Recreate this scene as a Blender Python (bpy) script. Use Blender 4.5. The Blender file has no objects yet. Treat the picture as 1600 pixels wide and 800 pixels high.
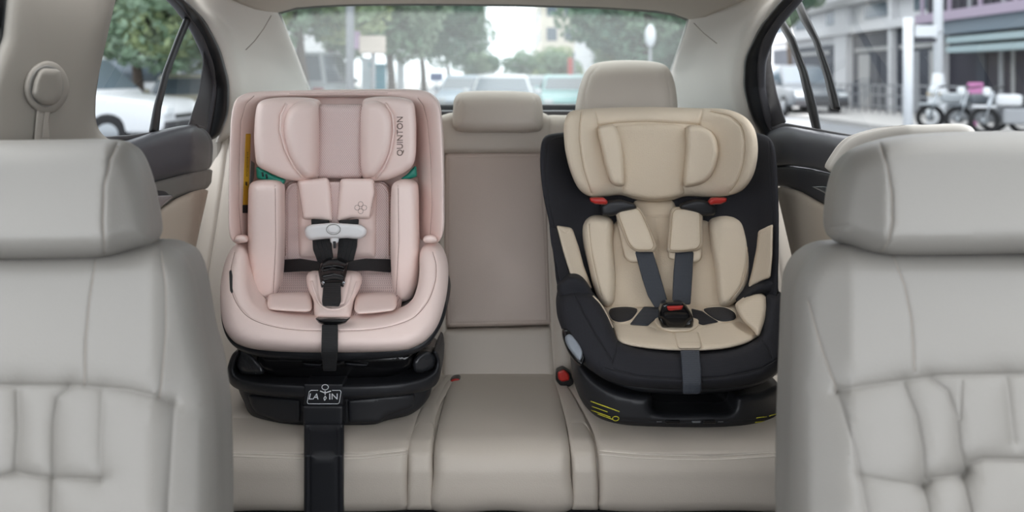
import bpy, bmesh, math, random
import numpy as np
from mathutils import Vector, Matrix, geometry
random.seed(7)
rng = np.random.default_rng(7)
SC = bpy.context.scene
COL = SC.collection
F, CX, HY, ZC = 1200.0, 800.0, 120.0, 1.35     # focal length in px, principal point, eye height (m)

# ---------------------------------------------------------------- materials
def lin(c):
    return tuple((v/12.92 if v <= .04045 else ((v+.055)/1.055)**2.4) for v in [x/255 for x in c]) + (1.0,)

MATS = {}
def mat(name, rgb, rough=.6, bump=None, scale=300, strength=.15, var=0.0, metal=0.0, spec=.5, sheen=0.0, var_scale=6):
    m = bpy.data.materials.new(name); m.use_nodes = True
    nt = m.node_tree; N = nt.nodes; L = nt.links
    b = N['Principled BSDF']
    b.inputs['Base Color'].default_value = lin(rgb)
    b.inputs['Roughness'].default_value = rough
    b.inputs['Metallic'].default_value = metal
    b.inputs['Specular IOR Level'].default_value = spec
    if sheen:
        b.inputs['Sheen Weight'].default_value = sheen
    tc = N.new('ShaderNodeTexCoord')
    if var:
        no = N.new('ShaderNodeTexNoise'); no.inputs['Scale'].default_value = var_scale; no.inputs['Detail'].default_value = 4
        L.new(tc.outputs['Object'], no.inputs['Vector'])
        mx = N.new('ShaderNodeMix'); mx.data_type = 'RGBA'
        c = lin(rgb)
        mx.inputs[6].default_value = tuple(max(0, v*(1-var)) for v in c[:3]) + (1,)
        mx.inputs[7].default_value = tuple(min(1, v*(1+var)) for v in c[:3]) + (1,)
        L.new(no.outputs['Fac'], mx.inputs[0]); L.new(mx.outputs[2], b.inputs['Base Color'])
    if bump:
        bp = N.new('ShaderNodeBump'); bp.inputs['Strength'].default_value = strength
        bp.inputs['Distance'].default_value = .001
        if bump == 'leather':
            v = N.new('ShaderNodeTexVoronoi'); v.inputs['Scale'].default_value = scale; out = v.outputs['Distance']
            L.new(tc.outputs['Object'], v.inputs['Vector'])
        elif bump == 'weave':
            # crossed waves: knitted / woven cloth
            w1 = N.new('ShaderNodeTexWave'); w1.bands_direction = 'X'; w1.inputs['Scale'].default_value = scale
            w2 = N.new('ShaderNodeTexWave'); w2.bands_direction = 'Z'; w2.inputs['Scale'].default_value = scale
            for w in (w1, w2): L.new(tc.outputs['Object'], w.inputs['Vector'])
            ad = N.new('ShaderNodeMath'); ad.operation = 'MULTIPLY'
            L.new(w1.outputs['Fac'], ad.inputs[0]); L.new(w2.outputs['Fac'], ad.inputs[1]); out = ad.outputs[0]
        elif bump == 'ribs':
            w1 = N.new('ShaderNodeTexWave'); w1.bands_direction = 'Z'; w1.inputs['Scale'].default_value = scale
            L.new(tc.outputs['Object'], w1.inputs['Vector']); out = w1.outputs['Fac']
        else:
            no = N.new('ShaderNodeTexNoise'); no.inputs['Scale'].default_value = scale; no.inputs['Detail'].default_value = 3
            L.new(tc.outputs['Object'], no.inputs['Vector']); out = no.outputs['Fac']
        L.new(out, bp.inputs['Height']); L.new(bp.outputs['Normal'], b.inputs['Normal'])
    MATS[name] = m
    return m

def mesh_mat(name, c1, c2, scale=220):
    """open knit: light threads in a chevron pattern around darker holes (a two tone cloth)"""
    m = mat(name, c1, .8)
    nt = m.node_tree; N = nt.nodes; L = nt.links; b = N['Principled BSDF']
    tc = N.new('ShaderNodeTexCoord')
    w1 = N.new('ShaderNodeTexWave'); w1.bands_direction = 'X'; w1.inputs['Scale'].default_value = scale*.5
    mp = N.new('ShaderNodeMapping'); mp.inputs['Rotation'].default_value = (0, .6, 0)
    mp2 = N.new('ShaderNodeMapping'); mp2.inputs['Rotation'].default_value = (0, -.6, 0)
    w2 = N.new('ShaderNodeTexWave'); w2.bands_direction = 'X'; w2.inputs['Scale'].default_value = scale*.5
    L.new(tc.outputs['Object'], mp.inputs['Vector']); L.new(tc.outputs['Object'], mp2.inputs['Vector'])
    L.new(mp.outputs[0], w1.inputs['Vector']); L.new(mp2.outputs[0], w2.inputs['Vector'])
    mu = N.new('ShaderNodeMath'); mu.operation = 'MULTIPLY'
    L.new(w1.outputs['Fac'], mu.inputs[0]); L.new(w2.outputs['Fac'], mu.inputs[1])
    mx = N.new('ShaderNodeMix'); mx.data_type = 'RGBA'
    mx.inputs[6].default_value = lin(c1); mx.inputs[7].default_value = lin(c2)
    L.new(mu.outputs[0], mx.inputs[0]); L.new(mx.outputs[2], b.inputs['Base Color'])
    bp = N.new('ShaderNodeBump'); bp.inputs['Strength'].default_value = .4; bp.inputs['Distance'].default_value = .001
    bp.invert = True
    L.new(mu.outputs[0], bp.inputs['Height']); L.new(bp.outputs['Normal'], b.inputs['Normal'])
    return m

def glass_mat(name, tint, haze=0.0):
    m = bpy.data.materials.new(name); m.use_nodes = True
    nt = m.node_tree; N = nt.nodes; L = nt.links
    N.remove(N['Principled BSDF'])
    out = N['Material Output']
    tr = N.new('ShaderNodeBsdfTransparent'); tr.inputs[0].default_value = tint + (1,)
    gl = N.new('ShaderNodeBsdfGlossy'); gl.inputs['Roughness'].default_value = .02
    mx = N.new('ShaderNodeMixShader'); mx.inputs[0].default_value = .035
    L.new(tr.outputs[0], mx.inputs[1]); L.new(gl.outputs[0], mx.inputs[2])
    last = mx
    if haze:     # milky veil mixed into the pane to imitate a hazy, washed-out view
        tl = N.new('ShaderNodeBsdfTranslucent'); tl.inputs[0].default_value = (.9, .92, .92, 1)
        m2 = N.new('ShaderNodeMixShader'); m2.inputs[0].default_value = haze
        L.new(mx.outputs[0], m2.inputs[1]); L.new(tl.outputs[0], m2.inputs[2]); last = m2
    L.new(last.outputs[0], out.inputs['Surface'])
    MATS[name] = m
    return m

# ---------------------------------------------------------------- objects
def tag(o, label=None, cat=None, group=None, kind=None):
    for k, v in (('label', label), ('category', cat), ('group', group), ('kind', kind)):
        if v: o[k] = v
    return o

def thing(name, loc, label, cat, group=None, rz=0.0):
    o = bpy.data.objects.new(name, None); COL.objects.link(o)
    o.empty_display_size = .05
    o.location = loc; o.rotation_euler = (0, 0, rz)
    return tag(o, label, cat, group)

def root_of(o):
    v = Vector((0, 0, 0))
    while o is not None:
        v = v + Vector(o.location); o = o.parent
    return v

def link(name, verts, faces, m, parent=None, smooth=True, local=False, label=None):
    """one mesh object; verts are world points (local=True: the parent's own frame)"""
    off = Vector((0, 0, 0)) if (local or parent is None) else root_of(parent)
    V = np.asarray(verts, float)
    c = Vector((0, 0, 0))
    if parent is None and not local:
        c = Vector(((V[:, 0].min()+V[:, 0].max())/2, (V[:, 1].min()+V[:, 1].max())/2, V[:, 2].min()))
    V = V - np.array(off) - np.array(c)
    me = bpy.data.meshes.new(name)
    me.from_pydata([tuple(v) for v in V], [], [list(map(int, f)) for f in faces])
    me.validate()
    me.materials.append(m)
    if smooth:
        me.polygons.foreach_set('use_smooth', [True]*len(me.polygons))
    o = bpy.data.objects.new(name, me); COL.objects.link(o)
    o.location = c
    if parent is not None: o.parent = parent
    if label: o['label'] = label
    return o

# ---------------------------------------------------------------- px <-> world
def P(px, py, y):
    return np.array([(px-CX)*y/F, y, ZC-(py-HY)*y/F])

def PX(px, py, y):
    return np.stack([(px-CX)*y/F, y, ZC-(py-HY)*y/F], axis=-1)

def lp(*pairs):
    """depth as a function of the row: pairs (py, y)"""
    a = sorted(pairs); xs = [p[0] for p in a]; ys = [p[1] for p in a]
    def f(px, py):
        py = np.asarray(py, float)
        r = np.interp(py, xs, ys)
        if len(xs) > 1:
            s0 = (ys[1]-ys[0])/(xs[1]-xs[0]); s1 = (ys[-1]-ys[-2])/(xs[-1]-xs[-2])
            r = np.where(py < xs[0], ys[0]+(py-xs[0])*s0, r); r = np.where(py > xs[-1], ys[-1]+(py-xs[-1])*s1, r)
        return r
    return f

def lx(*pairs):
    a = sorted(pairs); xs = [p[0] for p in a]; ys = [p[1] for p in a]
    return lambda px, py: np.interp(np.asarray(px, float), xs, ys) + 0*np.asarray(py, float)

def prof(*yz):
    """depth from a profile of (y, z) points running from back to front"""
    pr = sorted([(HY+(ZC-z)*F/y, y) for y, z in yz])
    return lp(*pr)

def side(X):
    return lambda px, py: np.clip(F*X/(np.where(np.abs(np.asarray(px, float)-CX) < 30, 30*np.sign(X), np.asarray(px, float)-CX)), .4, 4.0) + 0*np.asarray(py, float)

def cst(y):
    return lambda px, py: y + 0*np.asarray(px, float) + 0*np.asarray(py, float)

def off(fn, d):
    return lambda px, py: fn(px, py) + d

# ---------------------------------------------------------------- outlines (px)
def sm(pts, closed=True, n=8):
    """Catmull-Rom through px points"""
    p = np.asarray([q[:2] for q in pts], float); k = len(p); out = []
    rngk = range(k if closed else k-1)
    for i in rngk:
        if closed: a, b, c, d = p[(i-1) % k], p[i], p[(i+1) % k], p[(i+2) % k]
        else: a, b, c, d = p[max(i-1, 0)], p[i], p[i+1], p[min(i+2, k-1)]
        # centripetal-like tension: chord scaled tangents
        lb = np.linalg.norm(c-b); la = np.linalg.norm(b-a) or 1e-6; lc = np.linalg.norm(d-c) or 1e-6
        m1 = (c-a)/(la+lb)*lb if la > 1e-5 else (c-b); m2 = (d-b)/(lb+lc)*lb if lc > 1e-5 else (c-b)
        for j in range(n):
            t = j/n
            out.append((2*t**3-3*t**2+1)*b+(t**3-2*t**2+t)*m1+(-2*t**3+3*t**2)*c+(t**3-t**2)*m2)
    if not closed: out.append(p[-1])
    return np.array(out)

def rp(pts, r=5, n=5):
    """polygon with rounded corners (a third number in a point overrides r)"""
    p = [np.asarray(q[:2], float) for q in pts]; rr = [q[2] if len(q) > 2 else r for q in pts]
    out = []; k = len(p)
    for i in range(k):
        a, b, c = p[i-1], p[i], p[(i+1) % k]
        u = a-b; v = c-b; lu = np.linalg.norm(u); lv = np.linalg.norm(v)
        d = min(rr[i]*1.0, lu*.48, lv*.48)
        if d < .3: out.append(b); continue
        s = b+u/lu*d; e = b+v/lv*d
        for j in range(n+1):
            t = j/n; out.append((1-t)**2*s+2*t*(1-t)*b+t*t*e)
    return np.array(out)

def resample(poly, step, closed=True):
    p = np.asarray(poly, float)
    q = np.vstack([p, p[:1]]) if closed else p
    s = np.r_[0, np.cumsum(np.linalg.norm(np.diff(q, axis=0), axis=1))]
    n = max(int(round(s[-1]/step)), 3 if closed else 1)
    t = np.linspace(0, s[-1], n+1)
    if closed: t = t[:-1]
    return np.stack([np.interp(t, s, q[:, 0]), np.interp(t, s, q[:, 1])], 1)

def dist_poly(pts, poly, closed=True):
    a = poly; b = np.roll(poly, -1, axis=0) if closed else None
    if not closed: a, b = poly[:-1], poly[1:]
    best = np.full(len(pts), 1e9)
    for i in range(0, len(a), 64):
        A = a[i:i+64]; B = b[i:i+64]; d = B-A; L2 = (d**2).sum(1)+1e-12
        t = np.clip(((pts[:, None, :]-A[None])*d[None]).sum(2)/L2, 0, 1)
        q = A[None]+t[..., None]*d[None]
        best = np.minimum(best, np.sqrt(((pts[:, None, :]-q)**2).sum(2)).min(1))
    return best

def inside(pts, poly):
    x, y = pts[:, 0], pts[:, 1]; r = np.zeros(len(pts), bool)
    a = poly; b = np.roll(poly, -1, axis=0)
    for (x0, y0), (x1, y1) in zip(a, b):
        c = ((y0 > y) != (y1 > y))
        with np.errstate(divide='ignore', invalid='ignore'):
            xi = (x1-x0)*(y-y0)/(y1-y0+1e-12)+x0
        r ^= c & (x < xi)
    return r

class Surf:
    pass

def pillow(name, outline, depth, m, parent=None, R=10, front=.015, back=.015, dome=0.0, grid=7,
           grooves=(), parallel=True, label=None, extra=None):
    """An upholstered / moulded solid: OUTLINE (px) gives its shape at the distance depth(px, py); its front swells towards the
    viewer by FRONT over an edge of R px (plus DOME in the middle), its back by BACK. grooves: (polyline px, width px, depth m)
    sewn or pressed into the front."""
    if not callable(depth): depth = cst(depth)
    span = max(np.ptp(outline[:, 0]), np.ptp(outline[:, 1]))
    step = max(1.2, min(grid*.7, R*.6, span/12))
    out = resample(outline, step)
    ar = .5*np.sum(out[:, 0]*np.roll(out[:, 1], -1)-np.roll(out[:, 0], -1)*out[:, 1])
    if ar < 0: out = out[::-1].copy()
    pts = [out]
    t = np.roll(out, -1, 0)-np.roll(out, 1, 0); t /= (np.linalg.norm(t, axis=1)[:, None]+1e-9)
    nrm = np.stack([-t[:, 1], t[:, 0]], 1)
    for fr in (.06, .2, .45, .75):
        d = R*fr
        if d < .35: continue
        q = out+nrm*d
        q = q[inside(q, out)]
        if len(q):
            q = q[dist_poly(q, out) > d*.93]
            if len(q) and d < step*1.0: q = q[::max(1, int(1))]
            pts.append(q)
    x0, y0 = out.min(0); x1, y1 = out.max(0)
    gx, gy = np.meshgrid(np.arange(x0, x1+grid, grid), np.arange(y0, y1+grid, grid))
    gx = gx + (np.arange(gx.shape[0])[:, None] % 2)*grid*.5
    g = np.stack([gx.ravel(), gy.ravel()], 1); g = g[inside(g, out)]
    if len(g): g = g[dist_poly(g, out) > max(R*.85, 1.0)]
    gl = []
    GV = []
    for poly, w, dp in grooves:
        pl = np.asarray(poly, float); gl.append((pl, w, dp))
        rs = resample(pl, max(1.5, w*.7), closed=False)
        tt = np.gradient(rs, axis=0); tt /= (np.linalg.norm(tt, axis=1)[:, None]+1e-9); nn = np.stack([-tt[:, 1], tt[:, 0]], 1)
        for o_ in (0, .45, -.45, 1.0, -1.0, 1.9, -1.9):
            q = rs+nn*o_*w; q = q[inside(q, out)]
            if len(q): q = q[dist_poly(q, out) > .8]; GV.append(q)
        if len(g): g = g[dist_poly(g, pl, closed=False) > w*2.2]
    if len(g): pts.append(g)
    pts += [q for q in GV if len(q)]
    allp = np.vstack(pts)
    # drop near duplicates
    key = {}; keep = []
    cs = .55
    for i, (a, b) in enumerate(allp):
        k = (round(a/cs), round(b/cs))
        if i < len(out) or k not in key:
            key[k] = 1; keep.append(i)
    allp = allp[keep]
    n0 = len(out)
    res = geometry.delaunay_2d_cdt([Vector((float(a), float(b))) for a, b in allp], [], [list(range(n0))], 1, 1e-4)
    V2 = np.array([[v.x, v.y] for v in res[0]]); faces = [list(f) for f in res[2]]
    d = dist_poly(V2, out)
    dmax = max(d.max(), 1e-6)
    def height(q):
        dd = dist_poly(q, out); dd = np.where(inside(q, out), dd, 0)
        return _h(q, dd)
    def _h(q, dd):
        tt = np.clip(dd/R, 0, 1)
        h = front*np.sqrt(np.clip(1-(1-tt)**2, 0, 1)) + dome*np.sin(np.pi/2*np.clip(dd/dmax, 0, 1))
        if extra is not None: h = h + extra(q[:, 0], q[:, 1])*np.clip(dd/R, 0, 1)
        for pl, w, dp in gl:
            e = dist_poly(q, pl, closed=False)
            h = h - dp*(.6*np.exp(-(e/(w*.55))**2)+.4*np.exp(-(e/(w*1.5))**2))*np.clip(dd/3, 0, 1)
        return h
    h = _h(V2, d)
    base = depth(V2[:, 0], V2[:, 1])
    fr = PX(V2[:, 0], V2[:, 1], base-h)
    edge = d < 1e-3
    tt = np.clip(d/R, 0, 1); hb = back*np.sqrt(np.clip(1-(1-tt)**2, 0, 1))
    if parallel:
        bk = PX(V2[:, 0], V2[:, 1], base); bk[:, 1] += hb
    else:
        bk = PX(V2[:, 0], V2[:, 1], base+hb)
    idx = np.full(len(V2), -1); n = len(V2); extra_v = []
    for i in range(n):
        if edge[i]: idx[i] = i
        else: idx[i] = n+len(extra_v); extra_v.append(bk[i])
    verts = np.vstack([fr, np.array(extra_v)]) if extra_v else fr
    # orient: front faces look towards -y
    F2 = []
    for f in faces:
        a, b, c = V2[f[0]], V2[f[1]], V2[f[2]]
        ccw = (b[0]-a[0])*(c[1]-a[1])-(b[1]-a[1])*(c[0]-a[0]) > 0   # px y points down
        ff = f[::-1] if ccw else f
        F2.append(ff); F2.append([idx[k] for k in ff[::-1]])
    F2 = [f for f in F2 if len(set(f)) > 2]
    o = link(name, verts, F2, m, parent, label=label)
    s = Surf(); s.o = o
    s.at = lambda px, py, lift=0.0: PX(np.atleast_1d(np.asarray(px, float)), np.atleast_1d(np.asarray(py, float)),
                                        depth(np.atleast_1d(np.asarray(px, float)), np.atleast_1d(np.asarray(py, float)))
                                        - height(np.stack([np.atleast_1d(np.asarray(px, float)), np.atleast_1d(np.asarray(py, float))], 1)) - lift)
    return s

def tube_world(name, pts, r, m, parent=None, n=6, closed=False, label=None, r_end=None, taper=None):
    pts = np.asarray(pts, float); k = len(pts)
    T = np.gradient(pts, axis=0) if not closed else np.roll(pts, -1, 0)-np.roll(pts, 1, 0)
    T /= (np.linalg.norm(T, axis=1)[:, None]+1e-12)
    up = np.array([.13, -.97, .2]); verts = []; faces = []
    for i in range(k):
        a = np.cross(T[i], up); 
        if np.linalg.norm(a) < 1e-3: a = np.cross(T[i], [1, 0, 0])
        a /= np.linalg.norm(a); b = np.cross(T[i], a)
        ri = r if taper is None else taper[i]
        for j in range(n):
            an = 2*math.pi*j/n
            verts.append(pts[i]+ri*(math.cos(an)*a+math.sin(an)*b))
    kk = k if closed else k-1
    for i in range(kk):
        i2 = (i+1) % k
        for j in range(n):
            j2 = (j+1) % n
            faces.append([i*n+j, i*n+j2, i2*n+j2, i2*n+j])
    if not closed:
        faces.append(list(range(n))[::-1]); faces.append([(k-1)*n+j for j in range(n)])
    return link(name, verts, faces, m, parent, label=label)

def seam(s, poly, m, parent, r=.0011, name='seam', step=5, lift=.0004, closed=False, label=None):
    q = resample(np.asarray(poly, float), step, closed=closed)
    return tube_world(name, s.at(q[:, 0], q[:, 1], lift), r, m, parent, n=5, closed=closed, label=label)

def loft(name, curves, m, parent=None, n=24, sub=4, thick=0.0, label=None, smooth=True, closed_u=False):
    """surface through world curves (lists of points)"""
    rs = []
    for c in curves:
        c = np.asarray(c, float); s = np.r_[0, np.cumsum(np.linalg.norm(np.diff(c, axis=0), axis=1))]
        t = np.linspace(0, s[-1], n); rs.append(np.stack([np.interp(t, s, c[:, i]) for i in range(3)], 1))
    rs = np.array(rs)
    rows = []
    k = len(rs)
    for i in range(k-1):
        a, b, c, d = rs[max(i-1, 0)], rs[i], rs[i+1], rs[min(i+2, k-1)]
        for j in range(sub):
            t = j/sub
            rows.append(.5*((2*b)+(-a+c)*t+(2*a-5*b+4*c-d)*t*t+(-a+3*b-3*c+d)*t**3))
    rows.append(rs[-1])
    rows = np.array(rows); R_, C_ = rows.shape[:2]
    V = rows.reshape(-1, 3); faces = [[i*C_+j, i*C_+j+1, (i+1)*C_+j+1, (i+1)*C_+j] for i in range(R_-1) for j in range(C_-1)]
    o = link(name, V, faces, m, parent, smooth=smooth, label=label)
    if thick:
        md = o.modifiers.new('thickness', 'SOLIDIFY'); md.thickness = thick; md.offset = 0
    return o

def box(name, lo, hi, m, parent=None, bev=.0, label=None, local=False, seg=2):
    bm = bmesh.new(); bmesh.ops.create_cube(bm, size=1)
    lo = np.array(lo, float); hi = np.array(hi, float)
    for v in bm.verts:
        v.co = Vector((lo+hi)/2)+Vector(v.co[i]*(hi-lo)[i] for i in range(3))
    if bev: bmesh.ops.bevel(bm, geom=bm.edges[:], offset=bev, segments=seg, affect='EDGES', profile=.5)
    V = [tuple(v.co) for v in bm.verts]; bm.verts.index_update(); Fc = [[v.index for v in f.verts] for f in bm.faces]
    bm.free()
    return link(name, V, Fc, m, parent, smooth=False, label=label, local=local)

def text_on(s, txt, cx, cy, h, m, parent, rot=0.0, w=None, lift=.0012, name='lettering', font_scale=1.0, spacing=1.0, label=None, shear=0):
    """lettering of height h px (optionally stretched to width w px) laid on a surface"""
    cu = bpy.data.curves.new('text', 'FONT'); cu.body = txt; cu.size = 1; cu.resolution_u = 3; cu.space_character = spacing
    cu.shear = shear
    ob = bpy.data.objects.new('text', cu); COL.objects.link(ob)
    dg = bpy.context.evaluated_depsgraph_get()
    me = bpy.data.meshes.new_from_object(ob.evaluated_get(dg))
    co = np.array([v.co[:2] for v in me.vertices]); fc = [list(p.vertices) for p in me.polygons]
    bpy.data.objects.remove(ob); bpy.data.curves.remove(cu); bpy.data.meshes.remove(me)
    lo, hi = co.min(0), co.max(0)
    sx = h/(hi[1]-lo[1]); sy = sx
    if w: sx = w/(hi[0]-lo[0])
    q = (co-(lo+hi)/2)*np.array([sx, -sy])
    c, s_ = math.cos(rot), math.sin(rot)
    q = np.stack([q[:, 0]*c-q[:, 1]*s_+cx, q[:, 0]*s_+q[:, 1]*c+cy], 1)
    V = s.at(q[:, 0], q[:, 1], lift)
    o = link(name, V, fc, m, parent, smooth=False, label=label)
    md = o.modifiers.new('t', 'SOLIDIFY'); md.thickness = .0008; md.offset = 0
    return o

def children(o):
    return [c for c in bpy.data.objects if c.parent == o]

CH = {}
def copy_tree(o, parent=None):
    c = o.copy(); COL.objects.link(c)
    if parent is not None: c.parent = parent
    for ch in list(o.children): copy_tree(ch, c)
    return c
# ---------------------------------------------------------------- palette
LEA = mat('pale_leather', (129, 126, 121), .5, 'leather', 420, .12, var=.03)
LEAB = mat('grey_beige_leather', (182, 173, 162), .55, 'leather', 420, .14, var=.03)
LEAC = mat('taupe_perforated_leather', (187, 173, 163), .62, 'leather', 520, .25, var=.03)
THREADL = mat('light_thread', (214, 207, 197), .8)
THREAD = mat('seam_thread', (150, 143, 134), .8)
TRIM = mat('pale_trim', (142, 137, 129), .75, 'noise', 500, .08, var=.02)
TRIM_LIT = mat('pale_trim_lit', (204, 200, 193), .75, 'noise', 500, .08, var=.02)  # lighter copy of the same trim plastic, window light put into the colour
HEADL = mat('headliner_cloth', (190, 183, 172), .95, 'noise', 700, .2, var=.02)
CHAR = mat('charcoal_soft_plastic', (74, 75, 80), .42, 'noise', 600, .1)
CHAR2 = mat('grey_door_band', (118, 116, 112), .5, 'noise', 600, .08)
CHAR3 = mat('dark_door_band', (58, 58, 61), .5, 'noise', 600, .08)
DOORB = mat('beige_door_cloth', (190, 178, 162), .7, 'noise', 400, .1, var=.03)
BLK = mat('black_rubber', (24, 25, 27), .38)
BLK2 = mat('dark_grey_plastic', (62, 61, 64), .5)
CHROME = mat('chrome', (190, 195, 200), .25, metal=.9)
CARPET = mat('black_carpet', (20, 19, 20), .95, 'noise', 400, .5)
REDP = mat('red_plastic', (176, 42, 36), .4)
GLASS = glass_mat('tinted_window_glass', (.40, .415, .42))
GLASSR = glass_mat('hazy_rear_glass', (.35, .375, .37), .045)  # haze put into the glass, paling the view behind it

# ================================================================ car shell (setting)
X_L, X_R = -.80, .80
# rear window: top, left and right edges (px, py, y)
TOP = [(431, 18, 2.10), (442, 12, 2.09), (470, 6, 2.08), (540, 2, 2.06), (640, 1, 2.05), (800, 2, 2.05), (940, 6, 2.05), (1020, 11, 2.07), (1062, 18, 2.09), (1081, 27, 2.10)]
LEFT = [(431, 18, 2.10), (446, 56, 2.22), (462, 96, 2.36), (478, 137, 2.52), (488, 164, 2.62)]
RIGHT = [(1081, 27, 2.10), (1072, 55, 2.2), (1060, 88, 2.33), (1050, 116, 2.45), (1034, 164, 2.62)]
W = lambda L: [P(*q) for q in L]
LF = [(225, -60, 1.52), (285, 0, 1.72), (318, 30, 1.83), (343, 78, 1.95), (357, 130, 2.03), (355, 180, 2.08), (340, 222, 2.10)]
RF = [(1300, -60, 1.52), (1224, 0, 1.74), (1188, 42, 1.86), (1165, 90, 1.97), (1162, 136, 2.03), (1174, 182, 2.08), (1198, 222, 2.10)]
def mid(A, B, t, push):
    A = resample3(A, 24); B = resample3(B, 24)
    return A*(1-t)+B*t+np.asarray(push)
def resample3(c, n):
    c = np.asarray(c, float); s = np.r_[0, np.cumsum(np.linalg.norm(np.diff(c, axis=0), axis=1))]; t = np.linspace(0, s[-1], n)
    return np.stack([np.interp(t, s, c[:, i]) for i in range(3)], 1)
def pillar(name, E, Fr, sgn):
    A, B = W(E), W(Fr)
    A2 = [a+np.array([0, .03, 0]) for a in A]
    o = loft(name, [A2, A, mid(A, B, .3, (sgn*.02, .015, .01)), mid(A, B, .65, (sgn*.03, .02, .01)), mid(A, B, .9, (0, .012, 0)), B, [np.array([0, 0, ZC])+(b-np.array([0, 0, ZC]))*1.03 for b in B]], TRIM_LIT, n=28, sub=5, thick=.006)
    return tag(o, kind='structure')
pillar('trim_1', LEFT, LF, -1)
pillar('trim_2', RIGHT, RF, 1)
# headliner
c0 = [P(225, -60, 1.52)] + W(TOP) + [P(1300, -60, 1.52)]
def ceil_row(y, xw, z0, z1):
    return [np.array([xw*math.sin(math.pi/2*t), y, z0+(z1-z0)*(1-abs(t)**3)]) for t in np.linspace(-1, 1, 25)]
cl = loft('ceiling', [[p+np.array([0, .05, .012]) for p in c0], c0, ceil_row(1.5, .70, 1.575, 1.655), ceil_row(1.0, .69, 1.6, 1.67), ceil_row(.4, .68, 1.6, 1.67), ceil_row(-.2, .66, 1.585, 1.64)], HEADL, n=44, sub=5, thick=.01)
tag(cl, kind='structure')
# seam between headliner and pillar trim on each side
for nm, q in (('trim_3', [(424, 24, 2.085), (412, 45, 2.08), (398, 64, 2.07), (384, 78, 2.06)]), ('trim_4', [(1084, 36, 2.085), (1100, 52, 2.08), (1120, 68, 2.07)])):
    tag(tube_world(nm, [P(a, b, y-.055) for a, b, y in q], .0012, THREAD), kind='structure')
# rear shelf and body below the rear window
shelf = box('trim_5', (-.76, 2.21, 1.17), (.76, 2.72, 1.232), mat('shelf_cloth', (172, 174, 176), .9, 'noise', 500, .2), bev=.01); tag(shelf, kind='structure')
rub = box('trim_6', (-.74, 2.20, 1.232), (.74, 2.26, 1.252), BLK2, bev=.006); tag(rub, kind='structure')
rub2 = box('trim_7', (-.74, 2.60, 1.232), (.74, 2.66, 1.256), BLK, bev=.006); tag(rub2, kind='structure')
tag(box('wall_back', (-.92, 2.24, .3), (.92, 2.30, 1.17), CARPET), kind='structure')
tag(box('dash_light_block', (-.93, -.8, .3), (.93, -.55, 1.02), CARPET), kind='structure')  # unseen dashboard block, added to cut low light on the front seats
tag(box('floor', (-.93, -.8, .27), (.93, 2.24, .30), CARPET), kind='structure')
for s, nm in ((-1, 'wall_left'), (1, 'wall_right')):
    tag(box(nm, (s*.95-.02, -.5, .28), (s*.95+.02, 2.3, 1.14), CHAR3, bev=.01), kind='structure')

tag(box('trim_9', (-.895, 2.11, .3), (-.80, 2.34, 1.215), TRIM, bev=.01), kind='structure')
# panes
def pane(name, rows, m):
    o = loft(name, rows, m, n=26, sub=4); return tag(o, kind='structure')
bot = [P(488, 164, 2.62), P(640, 167, 2.66), P(800, 168, 2.67), P(900, 167, 2.66), P(1034, 164, 2.62)]
top = W(TOP)
w1 = pane('window_1', [top, mid(top, bot, .5, (0, .03, .0)), bot], GLASSR)
# heating wires in the rear pane
tr_, br_ = resample3(top, 24), resample3(bot, 24)
HW = mat('heater_wire', (112, 112, 108), .6)
for i in range(9):
    t = .09+.09*i
    q = tr_*(1-t)+br_*t + np.array([0, .12*t*(1-t)-.004, 0])
    o = tube_world('heating_wire', q[1:-1], .0001, HW, w1, n=4)
rimw = np.vstack([tr_, resample3(W(RIGHT), 16)[1:], br_[::-1][1:], resample3(W(LEFT), 16)[::-1][1:-1]])
tube_world('window_seal', rimw+np.array([0, .004, 0]), .0035, BLK, w1, n=6, closed=True)

def sidepane(name, sgn):
    X = sgn*.865
    V = [np.array([X, y, z]) for y, z in ((.6, 1.2), (2.16, 1.19))]; T = [np.array([X-sgn*.10, y, z]) for y, z in ((.6, 1.62), (2.16, 1.58))]
    return pane(name, [T, V], GLASS)
w2 = sidepane('window_2', -1); w3 = sidepane('window_3', 1)

# ---- left rear door: frame, quarter panel, divider bar, trim
dlf = lp((-60, 1.49), (0, 1.69), (30, 1.80), (78, 1.92), (130, 2.0), (222, 2.06))
drf = lp((-60, 1.49), (0, 1.71), (42, 1.83), (90, 1.94), (136, 2.0), (222, 2.06))
d1 = thing('door_1', (-.83, 1.8, .30), None, None); tag(d1, kind='structure')
dl = lx((150, 1.50), (235, 1.66), (300, 1.80), (340, 2.0), (360, 2.05))
pillow('window_frame', rp([(250, -30), (285, -3), (318, 30), (343, 78), (357, 130), (355, 180), (341, 215), (322, 222), (327, 190), (335, 140), (322, 90), (300, 45), (270, 8), (235, -20)], 14), dlf, BLK, d1, R=9, front=.016, back=.03, grid=6)
pillow('frame_inner_band', rp([(255, -20), (292, 18), (318, 55), (335, 100), (340, 140), (333, 190), (324, 222), (312, 222), (322, 180), (327, 135), (316, 88), (296, 45), (268, 8), (236, -20)], 12), off(dlf, -.012), BLK2, d1, R=5, front=.008, back=.02, grid=5)
pillow('quarter_panel', rp([(316, 66), (330, 112), (331, 140), (322, 200), (318, 206), (292, 200), (310, 146), (317, 100)], 4), off(dl, .02), BLK2, d1, R=5, front=.008, back=.02, grid=6)
pillow('divider_bar', rp([(289, 24), (297, 30), (283, 62), (262, 115), (249, 170), (245, 208), (232, 208), (240, 165), (255, 110), (274, 60)], 3), lx((232, 1.67), (297, 1.78)), BLK, d1, R=5, front=.012, back=.02, grid=5)
pillow('window_sill', rp([(150, 214), (200, 211), (240, 206), (300, 194), (318, 200), (240, 217), (150, 226)], 4), off(dl, .0), BLK2, d1, R=4, front=.006, back=.04)
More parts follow.
